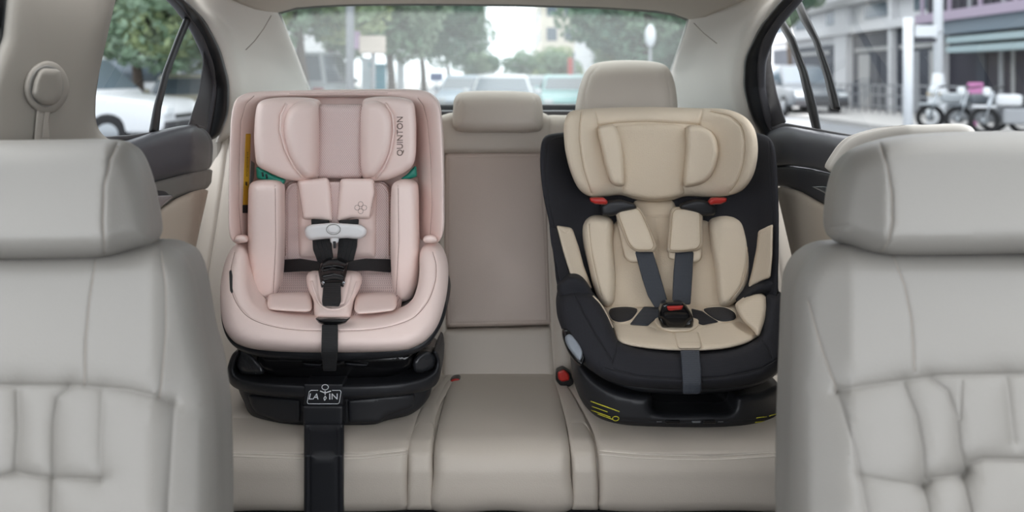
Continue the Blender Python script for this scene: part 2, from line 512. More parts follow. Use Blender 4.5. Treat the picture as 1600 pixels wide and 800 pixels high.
pillow('upper_door_trim', sm([(130, 232), (185, 222), (240, 206), (285, 196), (306, 197), (320, 205), (329, 220), (330, 240), (325, 264), (290, 272), (240, 285), (200, 300), (130, 310)]), dl, CHAR, d1, R=26, front=.045, back=.05)
pillow('middle_door_band', rp([(140, 300), (200, 296), (240, 283), (290, 270), (326, 264), (323, 296), (300, 299), (268, 312), (240, 332), (140, 345)], 5), off(dl, .005), CHAR2, d1, R=8, front=.02, back=.05)
pillow('lower_door_trim', rp([(140, 345), (240, 333), (270, 312), (300, 299), (317, 296), (318, 305), (305, 360), (292, 420), (280, 470), (140, 480)], 7), off(dl, .0), DOORB, d1, R=12, front=.03, back=.06)
h = pillow('door_handle', rp([(240, 305), (268, 304), (272, 307), (248, 328), (238, 338), (228, 338), (236, 318)], 4), off(dl, -.02), CHROME, d1, R=5, front=.008, back=.01, grid=4)
pillow('handle_recess', rp([(232, 296), (258, 298), (266, 305), (246, 322), (230, 326)], 4), off(dl, -.014), BLK2, d1, R=4, front=.004, back=.02)

# ---- right rear door
d2 = thing('door_2', (.83, 1.8, .30), None, None); tag(d2, kind='structure')
dr = lx((1160, 2.06), (1200, 2.02), (1245, 1.86), (1300, 1.70), (1420, 1.42), (1640, 1.18))
pillow('window_frame', rp([(1262, -30), (1224, -3), (1188, 42), (1164, 91), (1162, 136), (1174, 182), (1194, 218), (1214, 218), (1200, 185), (1190, 137), (1188, 88), (1209, 44), (1240, 6), (1275, -20)], 14), drf, BLK, d2, R=9, front=.016, back=.03, grid=6)
pillow('frame_inner_band', rp([(1252, -14), (1214, 26), (1189, 64), (1182, 100), (1184, 145), (1196, 196), (1210, 218), (1220, 214), (1205, 180), (1196, 137), (1197, 95), (1216, 46), (1245, 12), (1262, -8)], 12), off(drf, -.012), BLK2, d2, R=5, front=.008, back=.02, grid=5)
pillow('quarter_panel', rp([(1214, 44), (1206, 66), (1205, 100), (1214, 145), (1229, 192), (1206, 200), (1193, 150), (1190, 100), (1200, 60)], 4), off(dr, .02), BLK2, d2, R=5, front=.008, back=.02, grid=6)
pillow('divider_bar', rp([(1214, 32), (1222, 24), (1242, 58), (1262, 112), (1276, 165), (1284, 206), (1272, 206), (1262, 165), (1250, 112), (1232, 64)], 3), lx((1214, 1.93), (1284, 1.76)), BLK, d2, R=5, front=.012, back=.02, grid=5)
pillow('divider_bar', rp([(1240, 2), (1250, -4), (1264, 26), (1281, 62), (1298, 110), (1311, 158), (1314, 172), (1301, 172), (1290, 122), (1272, 64), (1254, 34)], 3), lx((1240, 1.87), (1314, 1.70)), BLK, d2, R=5, front=.012, back=.02, grid=5)
pillow('window_sill', rp([(1204, 202), (1228, 192), (1290, 203), (1330, 210), (1640, 214), (1640, 226), (1320, 222), (1230, 204)], 4), dr, BLK2, d2, R=4, front=.006, back=.04)
pillow('upper_door_trim', sm([(1196, 224), (1200, 210), (1212, 201), (1230, 197), (1265, 202), (1320, 211), (1420, 220), (1640, 228), (1640, 320), (1420, 300), (1320, 276), (1270, 264), (1230, 259), (1200, 260)]), dr, CHAR, d2, R=26, front=.045, back=.05)
pillow('middle_door_band', rp([(1205, 258), (1235, 259), (1270, 264), (1320, 276), (1420, 296), (1640, 320), (1640, 400), (1420, 350), (1320, 326), (1285, 318), (1255, 300), (1225, 291), (1205, 291)], 5), off(dr, .005), CHAR3, d2, R=8, front=.02, back=.05)
pillow('lower_door_trim', rp([(1218, 300), (1222, 292), (1250, 298), (1285, 318), (1320, 328), (1640, 400), (1640, 520), (1260, 500), (1244, 410)], 7), dr, DOORB, d2, R=12, front=.03, back=.06)
pillow('door_handle', rp([(1266, 291), (1290, 290), (1300, 296), (1300, 312), (1288, 302)], 4), off(dr, -.02), CHROME, d2, R=4, front=.008, back=.01, grid=4)
# pale rounded cap on top of the door trim behind the right headrest
pillow('door_cap', sm([(1296, 268), (1310, 235), (1330, 215), (1360, 204), (1400, 197), (1450, 195), (1520, 200), (1520, 260), (1400, 280)]), off(dr, -.10), TRIM_LIT, d2, R=16, front=.02, back=.05)

# ---- left B pillar with belt guide
bp_ = thing('trim_8', (-.80, 1.35, .30), None, None); tag(bp_, kind='structure')
db = lx((-60, 1.14), (0, 1.20), (60, 1.29), (150, 1.47), (185, 1.50))
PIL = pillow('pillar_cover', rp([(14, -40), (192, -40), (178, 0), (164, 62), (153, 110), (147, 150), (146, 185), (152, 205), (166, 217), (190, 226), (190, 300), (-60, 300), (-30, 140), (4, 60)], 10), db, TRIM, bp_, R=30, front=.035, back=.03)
pillow('door_seal', rp([(-40, -40), (14, -40), (9, 20), (2, 60), (-20, 140), (-60, 160)], 6), off(db, .02), BLK2, bp_, R=6, front=.008, back=.02)
PWEB = mat('pale_webbing', (164, 158, 149), .8, 'ribs', 150, .3)
sb = thing('seat_belt', P(72, 160, 1.27), 'pale seat belt guide with hanging webbing on the left door pillar', 'seat belt')
dg_ = lambda px, py: db(px, py)-.034
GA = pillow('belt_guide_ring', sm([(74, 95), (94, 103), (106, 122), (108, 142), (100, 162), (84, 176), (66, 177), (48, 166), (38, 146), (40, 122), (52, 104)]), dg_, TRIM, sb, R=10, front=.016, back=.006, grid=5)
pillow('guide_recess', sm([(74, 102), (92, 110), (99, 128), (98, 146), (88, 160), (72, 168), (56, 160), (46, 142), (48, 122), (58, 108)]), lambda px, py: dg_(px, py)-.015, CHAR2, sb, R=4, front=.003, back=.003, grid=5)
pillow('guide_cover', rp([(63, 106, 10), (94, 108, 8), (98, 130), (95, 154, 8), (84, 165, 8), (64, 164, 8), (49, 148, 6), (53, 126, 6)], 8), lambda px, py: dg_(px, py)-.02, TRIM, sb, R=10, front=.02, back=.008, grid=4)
pillow('webbing', rp([(58, 166), (78, 166), (76, 200), (78, 235), (52, 235)], 2), lambda px, py: dg_(px, py)-.006, PWEB, sb, R=2, front=.0015, back=.001, grid=5)
pillow('webbing', rp([(70, 170), (79, 170), (76, 190), (78, 216), (65, 216), (68, 190)], 2), lambda px, py: dg_(px, py)-.009, PWEB, sb, R=2, front=.0015, back=.001, grid=4)

# ================================================================ rear bench
rb = thing('rear_bench_seat', (0, 1.8, .30), 'grey beige leather rear bench seat carrying both child seats', 'car seat')
bk = lp((180, 2.17), (580, 1.96))
# back rest
LB = pillow('side_backrest', sm([(331, 225), (340, 212), (360, 208), (420, 205), (560, 190), (690, 182), (694, 240), (692, 420), (694, 590), (690, 660), (400, 660), (300, 650), (250, 640), (262, 560), (285, 470), (302, 390), (318, 300)]), bk, LEAB, rb, R=24, front=.03, back=.06, grid=9,
            grooves=[([(357, 215), (350, 270), (338, 350), (325, 430), (316, 520)], 3.5, .006), ([(664, 215), (668, 380), (664, 560)], 3.5, .004)])
seam(LB, [(357, 222), (350, 270), (338, 350), (325, 430), (316, 520)], THREAD, rb)
RBk = pillow('side_backrest', sm([(848, 186), (880, 180), (1000, 182), (1150, 190), (1200, 205), (1214, 250), (1222, 320), (1240, 400), (1262, 480), (1290, 570), (1300, 660), (1200, 665), (900, 660), (866, 600), (860, 500), (854, 320)]), bk, LEAB, rb, R=24, front=.03, back=.06, grid=9,
             grooves=[([(1208, 330), (1218, 420), (1236, 520)], 3.5, .004), ([(880, 420), (888, 520), (895, 590)], 3.5, .004)])
TOPB = pillow('backrest_top_panel', rp([(684, 182, 8), (704, 176, 4), (850, 176, 4), (862, 184, 8), (862, 240), (690, 240)], 4), off(bk, -.008), LEAB, rb, R=12, front=.03, back=.05, grid=7)
CB = pillow('centre_backrest', rp([(694, 237, 5), (853, 236, 5), (856, 300), (860, 420), (863, 508, 5), (697, 512, 5), (692, 380)], 5), bk, LEAC, rb, R=9, front=.022, back=.06, dome=.006, grid=9,
            grooves=[([(700, 245), (845, 244), (852, 380), (856, 502), (703, 505), (699, 380), (700, 245)], 1.8, .0022)])
LOWB = pillow('backrest_lower_panel', rp([(690, 514, 5), (864, 510, 5), (868, 560), (872, 604), (690, 604)], 4), bk, LEAB, rb, R=9, front=.022, back=.06, grid=7)
for q in ([(691, 240), (692, 400), (694, 560)], [(857, 240), (861, 380), (866, 500), (868, 585)]):
    pillow('backrest_edge', rp([(q[0][0]-8, q[0][1]-4), (q[0][0]+4, q[0][1]-4)] + [(a+5, b) for a, b in q[1:]] + [(a-8, b) for a, b in q[::-1][:-1]], 3), bk, LEAB, rb, R=5, front=.018, back=.04, grid=5)
# cushion: y,z profile from back to front
cush = prof((2.02, .585), (1.90, .597), (1.75, .606), (1.62, .616), (1.54, .622), (1.505, .612), (1.49, .585), (1.485, .545), (1.485, .45))
cpf = cush
BASEC = pillow('cushion_core', rp([(240, 600), (700, 580), (870, 580), (1330, 600), (1380, 795), (200, 795)], 10), off(cush, .012), LEAB, rb, R=10, front=.01, back=.06, grid=14)
LC = pillow('side_cushion', sm([(230, 640), (300, 590), (380, 572), (540, 570), (692, 572), (702, 586), (690, 610), (662, 650), (644, 690), (638, 730), (638, 780), (637, 797), (400, 798), (180, 798), (180, 720)]), cpf, LEAB, rb, R=16, front=.02, back=.1, grid=9,
            grooves=[([(200, 706), (345, 708), (470, 712), (560, 711), (639, 703)], 3, .004), ([(330, 655), (362, 632), (400, 600)], 6, .01), ([(690, 588), (655, 640), (640, 690)], 3, .003)])
for d in (0, 5):
    seam(LC, [(300, 706+d), (400, 709+d), (500, 712+d), (570, 711+d), (634, 704+d)], THREADL, rb, r=.0009)
RC = pillow('side_cushion', sm([(870, 584), (900, 574), (1100, 570), (1300, 575), (1370, 620), (1400, 720), (1400, 798), (1150, 798), (937, 797), (936, 775), (934, 720), (928, 680), (908, 640), (886, 605)]), cpf, LEAB, rb, R=16, front=.02, back=.1, grid=9,
            grooves=[([(934, 704), (1000, 711), (1110, 714), (1228, 707), (1380, 700)], 3, .004)])
for d in (0, 6):
    seam(RC, [(937, 704+d), (1000, 710+d), (1110, 713+d), (1228, 706+d), (1300, 702+d)], THREADL, rb, r=.0009)
CC = pillow('centre_cushion', sm([(706, 592), (722, 582), (785, 579), (850, 581), (866, 590), (880, 640), (889, 690), (892, 740), (892, 797), (780, 798), (676, 797), (677, 740), (680, 690), (690, 640)]), off(cpf, -.004), LEAB, rb, R=20, front=.026, back=.1, grid=9)
for q in ([(708, 590), (672, 640), (658, 690), (657, 750), (656, 797)], [(868, 590), (892, 640), (908, 690), (914, 750), (914, 797)]):
    a = sm(q, closed=False)
    w_ = np.interp(a[:, 1], [590, 690, 797], [7, 19, 21])
    po = np.vstack([np.stack([a[:, 0]-w_, a[:, 1]], 1), np.stack([a[:, 0]+w_, a[:, 1]], 1)[::-1]])
    pillow('cushion_edge_strip', po, off(cpf, -.004), LEAB, rb, R=9, front=.014, back=.08, grid=6)
box('plinth', (-.88, 1.53, .30), (.88, 2.0, .56), CARPET, rb, bev=.01)
# headrests
HRd = lp((90, 2.18), (210, 2.12))
hr = pillow('headrest', sm([(708, 170), (711, 152), (722, 144), (780, 142), (832, 145), (844, 152), (848, 172), (848, 196), (842, 205), (775, 207), (716, 205), (708, 196)]), off(HRd, -.02), LEAB, rb, R=22, front=.045, back=.05, grid=6, grooves=[([(714, 200), (715, 165), (722, 150)], 2, .002), ([(841, 200), (841, 165), (834, 150)], 2, .002)])
for x in (742, 812):
    tube_world('headrest_post', [P(x, 200, 2.12), P(x, 216, 2.15)], .006, CHROME, rb)
hr2 = pillow('headrest', sm([(899, 185), (902, 150), (912, 118), (924, 102), (945, 96), (985, 94), (1025, 97), (1042, 104), (1052, 122), (1058, 155), (1058, 185), (1050, 205), (980, 208), (908, 205)]), off(HRd, .0), LEAB, rb, R=26, front=.05, back=.05, grid=6, grooves=[([(911, 190), (914, 145), (922, 118), (934, 104)], 2.2, .003), ([(1049, 190), (1047, 145), (1041, 118), (1032, 104)], 2.2, .003)])
for x in (945, 1010):
    tube_world('headrest_post', [P(x, 200, 2.14), P(x, 224, 2.16)], .006, CHROME, rb)
# belt buckles
for nm, lab, o_, red, dy in (('a', 'red and black belt buckle in the bench gap beside the beige and black child seat', [(868, 580), (880, 575), (892, 582), (897, 596), (892, 605), (876, 604), (868, 594)], [(871, 581), (881, 577), (889, 584), (890, 594), (878, 597), (872, 592)], 1.86),
                             ('b', 'small red belt buckle half sunk in the bench gap beside the pink child seat', [(700, 596), (708, 590), (718, 590), (722, 594), (719, 599), (704, 600)], [(703, 595), (709, 591), (718, 592), (719, 596), (706, 598)], 1.90)):
    c = np.mean(o_, 0)
    t = thing('seat_belt_buckle', P(c[0], c[1]+8, dy), lab, 'buckle', 'seat belt buckles on the rear bench')
    pillow('buckle_body', rp(o_, 3), cst(dy), BLK, t, R=4, front=.012, back=.03, grid=3)
    pillow('release_button', rp(red, 3), cst(dy-.012), REDP, t, R=3, front=.006, back=.004, grid=3)

# ================================================================ front seats
FB = lp((400, 1.10), (800, .95), (1000, .90))
FLd = lambda px, py: FB(px, py) + .00045*np.clip(np.asarray(px, float)-240, 0, None)
fs1 = thing('front_car_seat', (-.56, .75, .30), 'pale leather front car seat at the left edge of the photo', 'car seat', 'front car seats')
soft = lambda G: [(q, w*.8, d*.33) for q, w, d in G] + [(q, w*4.5, d*.45) for q, w, d in G if w > 4]
g1 = [([(150, 405), (141, 460), (134, 530), (132, 603)], 3.5, .006), ([(-220, 600), (0, 602), (130, 603), (200, 609), (250, 621), (272, 630)], 4.5, .010),
      ([(252, 392), (259, 450), (259, 520), (252, 600), (249, 622)], 3.5, .005), ([(272, 630), (268, 700), (260, 830)], 4.5, .006),
      ([(27, 612), (29, 670), (24, 736)], 6, .012), ([(108, 605), (90, 622), (84, 660), (83, 746), (80, 840)], 4.5, .011), ([(160, 612), (157, 690), (158, 748)], 5, .006),
      ([(-220, 752), (0, 745), (26, 738), (55, 744), (83, 747), (160, 749)], 4.5, .011), ([(-60, 612), (-58, 740)], 6, .01)]
B1 = pillow('backrest', sm([(-240, 440), (-200, 400), (-120, 385), (60, 385), (180, 383), (240, 378), (268, 384), (290, 398), (305, 430), (314, 475), (322, 525), (335, 575), (344, 640), (347, 720), (347, 830), (340, 920), (200, 960), (0, 965), (-220, 950), (-290, 820), (-280, 620)]), FLd, LEA, fs1, R=46, front=.06, back=.10, grid=9, grooves=soft(g1))
seam(B1, g1[0][0], THREAD, fs1, r=.0007); seam(B1, g1[2][0], THREAD, fs1, r=.0007)
FH = lp((210, 1.13), (400, 1.07))
H1 = pillow('headrest', sm([(-215, 300), (-205, 245), (-170, 224), (-80, 219), (0, 219), (100, 218), (160, 217), (190, 221), (208, 233), (222, 258), (235, 300), (243, 345), (244, 370), (236, 384), (205, 392), (165, 401), (120, 404), (0, 406), (-120, 405), (-195, 396), (-213, 360)]), lambda px, py: FH(px, py)-.02 + .0007*np.clip(np.asarray(px, float)-165, 0, None), LEA, fs1, R=40, front=.055, back=.06, grid=8,
            grooves=[([(184, 224), (172, 248), (163, 290), (161, 345), (164, 398)], 3.5, .005)])
seam(H1, [(184, 228), (172, 250), (163, 290), (161, 345), (164, 396)], THREAD, fs1, r=.0008)
for x in (-60, 90):
    tube_world('headrest_post', [P(x, 395, 1.10), P(x, 440, 1.10)], .007, CHROME, fs1)

fs2 = thing('front_car_seat', (.56, .75, .30), 'pale leather front car seat at the right edge of the photo', 'car seat', 'front car seats')
FRd = lambda px, py: FB(px, py) + .00045*np.clip(1330-np.asarray(px, float), 0, None)
g2 = [([(1395, 400), (1413, 445), (1424, 500), (1429, 580)], 3.5, .006), ([(1308, 612), (1350, 603), (1400, 596), (1470, 587), (1600, 584), (1830, 586)], 4.5, .010),
      ([(1262, 470), (1284, 545), (1308, 612)], 3.5, .005), ([(1308, 612), (1335, 700), (1362, 830)], 4.5, .007),
      ([(1412, 600), (1432, 650), (1441, 700), (1445, 748)], 5, .011), ([(1455, 592), (1480, 610), (1494, 650), (1500, 700), (1510, 738)], 4.5, .010), ([(1503, 596), (1500, 655)], 3.5, .006),
      ([(1572, 592), (1578, 640), (1584, 690)], 7, .009), ([(1345, 744), (1400, 754), (1441, 760)], 5, .007), ([(1441, 760), (1455, 748), (1500, 742)], 4.5, .012),
      ([(1503, 745), (1515, 724), (1535, 717), (1600, 718), (1830, 722)], 4.5, .012), ([(1441, 758), (1450, 790), (1455, 840)], 5, .01), ([(1503, 745), (1515, 790), (1522, 840)], 4.5, .011),
      ([(1700, 596), (1702, 715)], 6, .01)]
B2 = pillow('backrest', sm([(1228, 830), (1227, 740), (1228, 650), (1231, 550), (1234, 470), (1240, 432), (1256, 405), (1280, 388), (1310, 380), (1400, 384), (1600, 385), (1760, 388), (1830, 400), (1870, 440), (1890, 620), (1900, 820), (1850, 950), (1600, 965), (1350, 960), (1240, 920)]), FRd, LEA, fs2, R=46, front=.06, back=.10, grid=9, grooves=soft(g2))
seam(B2, g2[0][0], THREAD, fs2, r=.0007); seam(B2, g2[2][0], THREAD, fs2, r=.0007)
H2 = pillow('headrest', sm([(1294, 352), (1296, 318), (1302, 285), (1312, 258), (1330, 238), (1362, 223), (1410, 212), (1470, 207), (1540, 205), (1640, 205), (1760, 209), (1805, 230), (1818, 290), (1815, 360), (1790, 396), (1700, 400), (1600, 397), (1500, 399), (1400, 399), (1365, 395), (1328, 384), (1300, 374)]), lambda px, py: FH(px, py)-.02 + .0007*np.clip(1385-np.asarray(px, float), 0, None), LEA, fs2, R=40, front=.055, back=.06, grid=8,
            grooves=[([(1374, 222), (1386, 258), (1393, 300), (1394, 345), (1388, 378), (1374, 397)], 3.5, .005), ([(1294, 356), (1325, 352)], 3, .003)])
seam(H2, [(1374, 226), (1386, 258), (1393, 300), (1394, 345), (1388, 378), (1376, 395)], THREAD, fs2, r=.0008)
for x in (1520, 1670):
    tube_world('headrest_post', [P(x, 392, 1.10), P(x, 440, 1.10)], .007, CHROME, fs2)
for fs, s in ((fs1, -1), (fs2, 1)):
    box('cushion', (s*.56-.25, .40, .50), (s*.56+.25, 1.0, .66), LEA, fs, bev=.05, seg=4)
    box('seat_rail', (s*.56-.2, .45, .30), (s*.56+.2, .95, .50), BLK, fs, bev=.01)
# ================================================================ pink child seat
PINK = mat('pink_leather', (236, 215, 208), .5, 'leather', 500, .1, var=.025)
PINKM = mesh_mat('pink_mesh_cloth', (228, 208, 204), (168, 147, 145), 165)
PINKT = mat('rose_thread', (150, 122, 112), .8)
WEB = mat('black_webbing', (26, 26, 28), .65, 'ribs', 130, .6)
WEBX = mat('black_webbing_flat', (30, 30, 32), .7, 'weave', 200, .4)
PLA = mat('black_plastic', (30, 31, 35), .48, 'noise', 900, .12)
PLAG = mat('glossy_black_plastic', (14, 14, 16), .18)
WHT = mat('white_plastic', (226, 227, 228), .3)
GRN = mat('teal_green_plastic', (12, 122, 104), .4)
YEL = mat('yellow_label', (216, 170, 46), .55)
INK = mat('label_ink', (40, 34, 22), .6)
INKL = mat('grey_print', (120, 100, 92), .7)
WINK = mat('white_print', (226, 228, 232), .5)

pk = thing('child_car_seat', (-.36, 1.78, .605), 'pink leather child car seat with black base and white chest clip', 'child seat')
yb = lp((150, 1.96), (480, 1.84))
SH = pillow('shell_back', rp([(376, 152, 30), (520, 144), (668, 152, 30), (682, 260), (684, 470), (366, 470), (370, 260)], 14), off(yb, .03), PINK, pk, R=14, front=.01, back=.07, grid=10)
# side wings and top of the shell: one padded arch that comes forward at the sides
def darch(px, py):
    u = np.abs(np.asarray(px, float)-526)/164
    return 1.93-.19*np.clip(u, 0, 1.1)**4+.0002*(np.asarray(py, float)-250)*0
arch = sm([(359, 368), (357, 330), (358, 260), (360, 200), (363, 172), (370, 154), (388, 145), (430, 142), (520, 140), (608, 139), (650, 140), (670, 145), (684, 160), (689, 190), (692, 250), (693, 320), (692, 365), (684, 379), (668, 380),
           (656, 372), (654, 345), (655, 300), (652, 250), (650, 200), (645, 172), (632, 158), (606, 153), (520, 152), (440, 153), (414, 157), (402, 168), (398, 190), (397, 240), (394, 290), (390, 340), (388, 368), (378, 380), (366, 379)], n=6)
AR = pillow('shell_wings', arch, darch, PINK, pk, R=13, front=.026, back=.12, grid=6,
            grooves=[([(377, 372), (373, 320), (374, 250), (376, 190), (384, 162), (398, 149)], 1.8, .003), ([(672, 372), (675, 320), (673, 250), (668, 190), (662, 166), (652, 152)], 1.8, .003), ([(450, 146), (606, 145)], 1.6, .002)])
seam(AR, [(377, 370), (373, 320), (374, 250), (376, 190), (384, 162), (397, 150)], PINKT, pk, r=.0007)
seam(AR, [(672, 370), (675, 320), (673, 250), (668, 190), (662, 166), (653, 153)], PINKT, pk, r=.0007)
seam(AR, [(452, 146), (606, 145)], PINKT, pk, r=.0006)
for c in ((376, 374), (672, 374)):
    pillow('wing_end_cap', sm([(c[0]-11, c[1]+3), (c[0]-9, c[1]-4), (c[0], c[1]-7), (c[0]+9, c[1]-4), (c[0]+11, c[1]+3), (c[0], c[1]+6)]), 1.745, PINK, pk, R=6, front=.016, back=.02, grid=4)

# head rest
def dhw(px, py):
    u = np.clip((np.abs(np.asarray(px, float)-531)-32)/92, 0, 1.2)
    return 1.86-.10*u
WL = pillow('headrest_wing', sm([(400, 172), (405, 160), (420, 154), (455, 152), (490, 154), (499, 160), (499, 275), (490, 281), (465, 283), (442, 279), (418, 268), (403, 259), (399, 245), (397, 210)]), dhw, PINK, pk, R=14, front=.03, back=.05, grid=6,
            grooves=[([(446, 163), (437, 180), (436, 205), (444, 235), (456, 258), (470, 276)], 2, .004)])
WR = pillow('headrest_wing', sm([(566, 160), (575, 153), (605, 151), (634, 154), (645, 160), (649, 180), (650, 220), (648, 250), (641, 263), (615, 278), (590, 283), (572, 281), (565, 274)]), dhw, PINK, pk, R=14, front=.03, back=.05, grid=6,
            grooves=[([(604, 162), (616, 178), (618, 205), (612, 238), (602, 262), (590, 278)], 2, .004)])
for S_, q in ((WL, [(448, 162), (439, 180), (438, 205), (446, 235), (458, 258), (472, 277)]), (WR, [(602, 161), (613, 178), (616, 205), (610, 238), (600, 262), (588, 278)])):
    seam(S_, q, PINK, pk, r=.003, name='piping', lift=.001)
pillow('headrest_cushion', sm([(443, 205), (446, 180), (456, 165), (474, 157), (490, 158), (497, 166), (498, 205), (497, 245), (495, 270), (488, 278), (476, 277), (462, 262), (450, 238)]), off(dhw, -.022), PINK, pk, R=16, front=.036, back=.02, grid=5)
pillow('headrest_cushion', sm([(565, 168), (571, 160), (586, 157), (600, 162), (611, 180), (613, 205), (608, 238), (598, 260), (586, 275), (573, 278), (566, 272), (563, 245), (563, 200)]), off(dhw, -.022), PINK, pk, R=16, front=.036, back=.02, grid=5)
pillow('headrest_centre', rp([(495, 163), (568, 163), (566, 279), (494, 279)], 4), 1.862, PINKM, pk, R=10, front=.02, back=.03, grid=6)
# lettering up the right wing
text_on(WR, 'QUINTON', 625.5, 213, 11, INKL, pk, rot=-math.pi/2, w=61, lift=.0012, name='lettering', label='brand lettering running up the right headrest wing')
pillow('height_adjuster', rp([(400, 260), (406, 262), (425, 272), (446, 281), (442, 291), (420, 284), (401, 279)], 3), 1.80, GRN, pk, R=4, front=.012, back=.02, grid=4)
pillow('height_adjuster', rp([(650, 258), (652, 276), (640, 280), (625, 280), (636, 272), (645, 262)], 3), 1.80, GRN, pk, R=4, front=.012, back=.02, grid=4)
for x in (410, 416):
    tube_world('adjuster_tooth', [P(x, 269+(x-410)*.5, 1.788), P(x+1, 276+(x-410)*.5, 1.788)], .0022, PLA, pk)

# side bolsters
for q, sx in (([(388, 300), (391, 287), (402, 282), (428, 282), (439, 287), (441, 310), (441, 380), (439, 430), (434, 458), (424, 472), (405, 474), (392, 465), (387, 440), (387, 380)], 430),
              ([(611, 305), (614, 288), (626, 281), (644, 282), (652, 290), (654, 340), (655, 400), (653, 440), (646, 464), (634, 475), (622, 472), (614, 450), (611, 420), (610, 360)], 622)):
    S_ = pillow('side_bolster', sm(q), 1.775, PINK, pk, R=14, front=.045, back=.06, grid=6, grooves=[([(sx, 288), (sx+1, 380), (sx-4, 462)], 1.6, .002)])
    seam(S_, [(sx, 290), (sx+1, 380), (sx-3, 460)], PINKT, pk, r=.0006)

# back pad
BP = pillow('back_pad', rp([(442, 300, 14), (447, 283, 14), (604, 283, 14), (611, 300, 14), (611, 470), (442, 470)], 6), 1.855, PINKM, pk, R=9, front=.02, back=.03, grid=7, grooves=[([(448, 460), (448, 300), (456, 289), (596, 289), (605, 300), (605, 460)], 1.5, .002)])
seam(BP, sm([(446, 400), (446, 300), (452, 289), (464, 285), (590, 285), (601, 289), (607, 300), (608, 400)], closed=False), PINKT, pk, r=.0014, name='piping')
IP = pillow('inner_panel', rp([(463, 300, 8), (464, 284), (586, 284), (590, 300), (588, 404, 8), (466, 404, 8)], 5), 1.842, PINK, pk, R=12, front=.018, back=.02, grid=7)
pillow('panel_gap', rp([(508, 284), (537, 284), (531, 350), (516, 350)], 2), 1.826, PINKM, pk, R=4, front=.005, back=.004, grid=5)
PADD = 1.815
SP1 = pillow('shoulder_pad', rp([(464, 282), (513, 277, 7), (517, 300), (520, 346, 4), (508, 346), (500, 343), (472, 343, 6), (468, 310)], 4), PADD, PINK, pk, R=7, front=.016, back=.012, grid=5)
SP2 = pillow('shoulder_pad', rp([(532, 279, 5), (584, 279, 5), (588, 300), (580, 343, 7), (548, 341), (526, 347, 4), (528, 320)], 4), PADD, PINK, pk, R=7, front=.016, back=.012, grid=5)
seam(SP2, [(584, 286), (585, 300), (578, 338)], PINKT, pk, r=.0006)
seam(SP1, [(466, 290), (470, 315), (474, 340)], PINKT, pk, r=.0006)
# four petalled mark
for a in range(4):
    an = a*math.pi/2; c = (563.5+5.6*math.cos(an), 324.5+5.6*math.sin(an))
    seam(SP2, [(c[0]+3.9*math.cos(t), c[1]+3.9*math.sin(t)) for t in np.linspace(0, 2*math.pi, 17)[:-1]], INKL, pk, r=.0005, name='petal_mark', step=1, closed=True, lift=.0006)
# harness
HD = 1.80
pillow('shoulder_strap', rp([(486, 342), (515, 344), (519, 390), (524, 424), (502, 424), (489, 390)], 2), HD, WEB, pk, R=2.5, front=.003, back=.003, grid=4)
pillow('shoulder_strap', rp([(530, 344), (561, 342), (558, 385), (548, 424), (524, 424), (528, 390)], 2), HD, WEB, pk, R=2.5, front=.003, back=.003, grid=4)
for x0, x1 in ((493, 506), (500, 512), (507, 517), (553, 541), (546, 535), (538, 530)):
    tube_world('strap_rib', [P(x0, 372, HD-.0035), P(x1, 418, HD-.0035)], .0007, PLA, pk, n=4)
pillow('lap_strap', rp([(439, 406), (470, 404), (500, 409), (508, 424), (470, 424), (439, 426)], 2), lx((439, 1.83), (505, 1.775)), WEB, pk, R=2.5, front=.003, back=.003, grid=4)
pillow('lap_strap', rp([(541, 409), (570, 404), (611, 405), (611, 426), (575, 423), (538, 424)], 2), lx((538, 1.775), (611, 1.83)), WEB, pk, R=2.5, front=.003, back=.003, grid=4)
cc = pillow('chest_clip', rp([(476, 356, 6), (484, 351, 5), (520, 348), (565, 351, 5), (574, 358, 7), (572, 368, 6), (562, 374, 5), (540, 372), (530, 373), (510, 373), (484, 376, 5), (476, 368, 6)], 5), HD-.012, WHT, pk, R=6, front=.012, back=.006, grid=4)
pillow('clip_button', sm([(512, 358), (517, 352), (525, 352), (530, 358), (527, 364), (515, 364)]), HD-.023, WHT, cc.o, R=3, front=.004, back=.002, grid=3)
tube_world('button_rim', cc.at(521+11*np.cos(np.linspace(0, 6.28, 25)[:-1]), 358.5+8*np.sin(np.linspace(0, 6.28, 25)[:-1]), .0006), .0008, CHAR2, cc.o, closed=True, n=5)
pillow('clip_tongue', rp([(515, 366), (530, 366), (529, 379), (525, 380), (524, 388), (520, 388), (519, 380), (516, 379)], 2), HD-.012, WHT, cc.o, R=3, front=.006, back=.004, grid=3)
pillow('tongue_slot', rp([(520, 377), (525, 377), (525, 388), (521, 388)], 1), HD-.019, PLA, cc.o, R=1.5, front=.002, back=.002, grid=3)
# seat surface
seatd = lp((422, 1.845), (450, 1.79), (492, 1.64))
pillow('seat_pad', rp([(436, 424), (616, 424), (626, 470), (622, 500), (412, 500), (412, 470)], 8), seatd, PINKM, pk, R=8, front=.01, back=.08, grid=7)
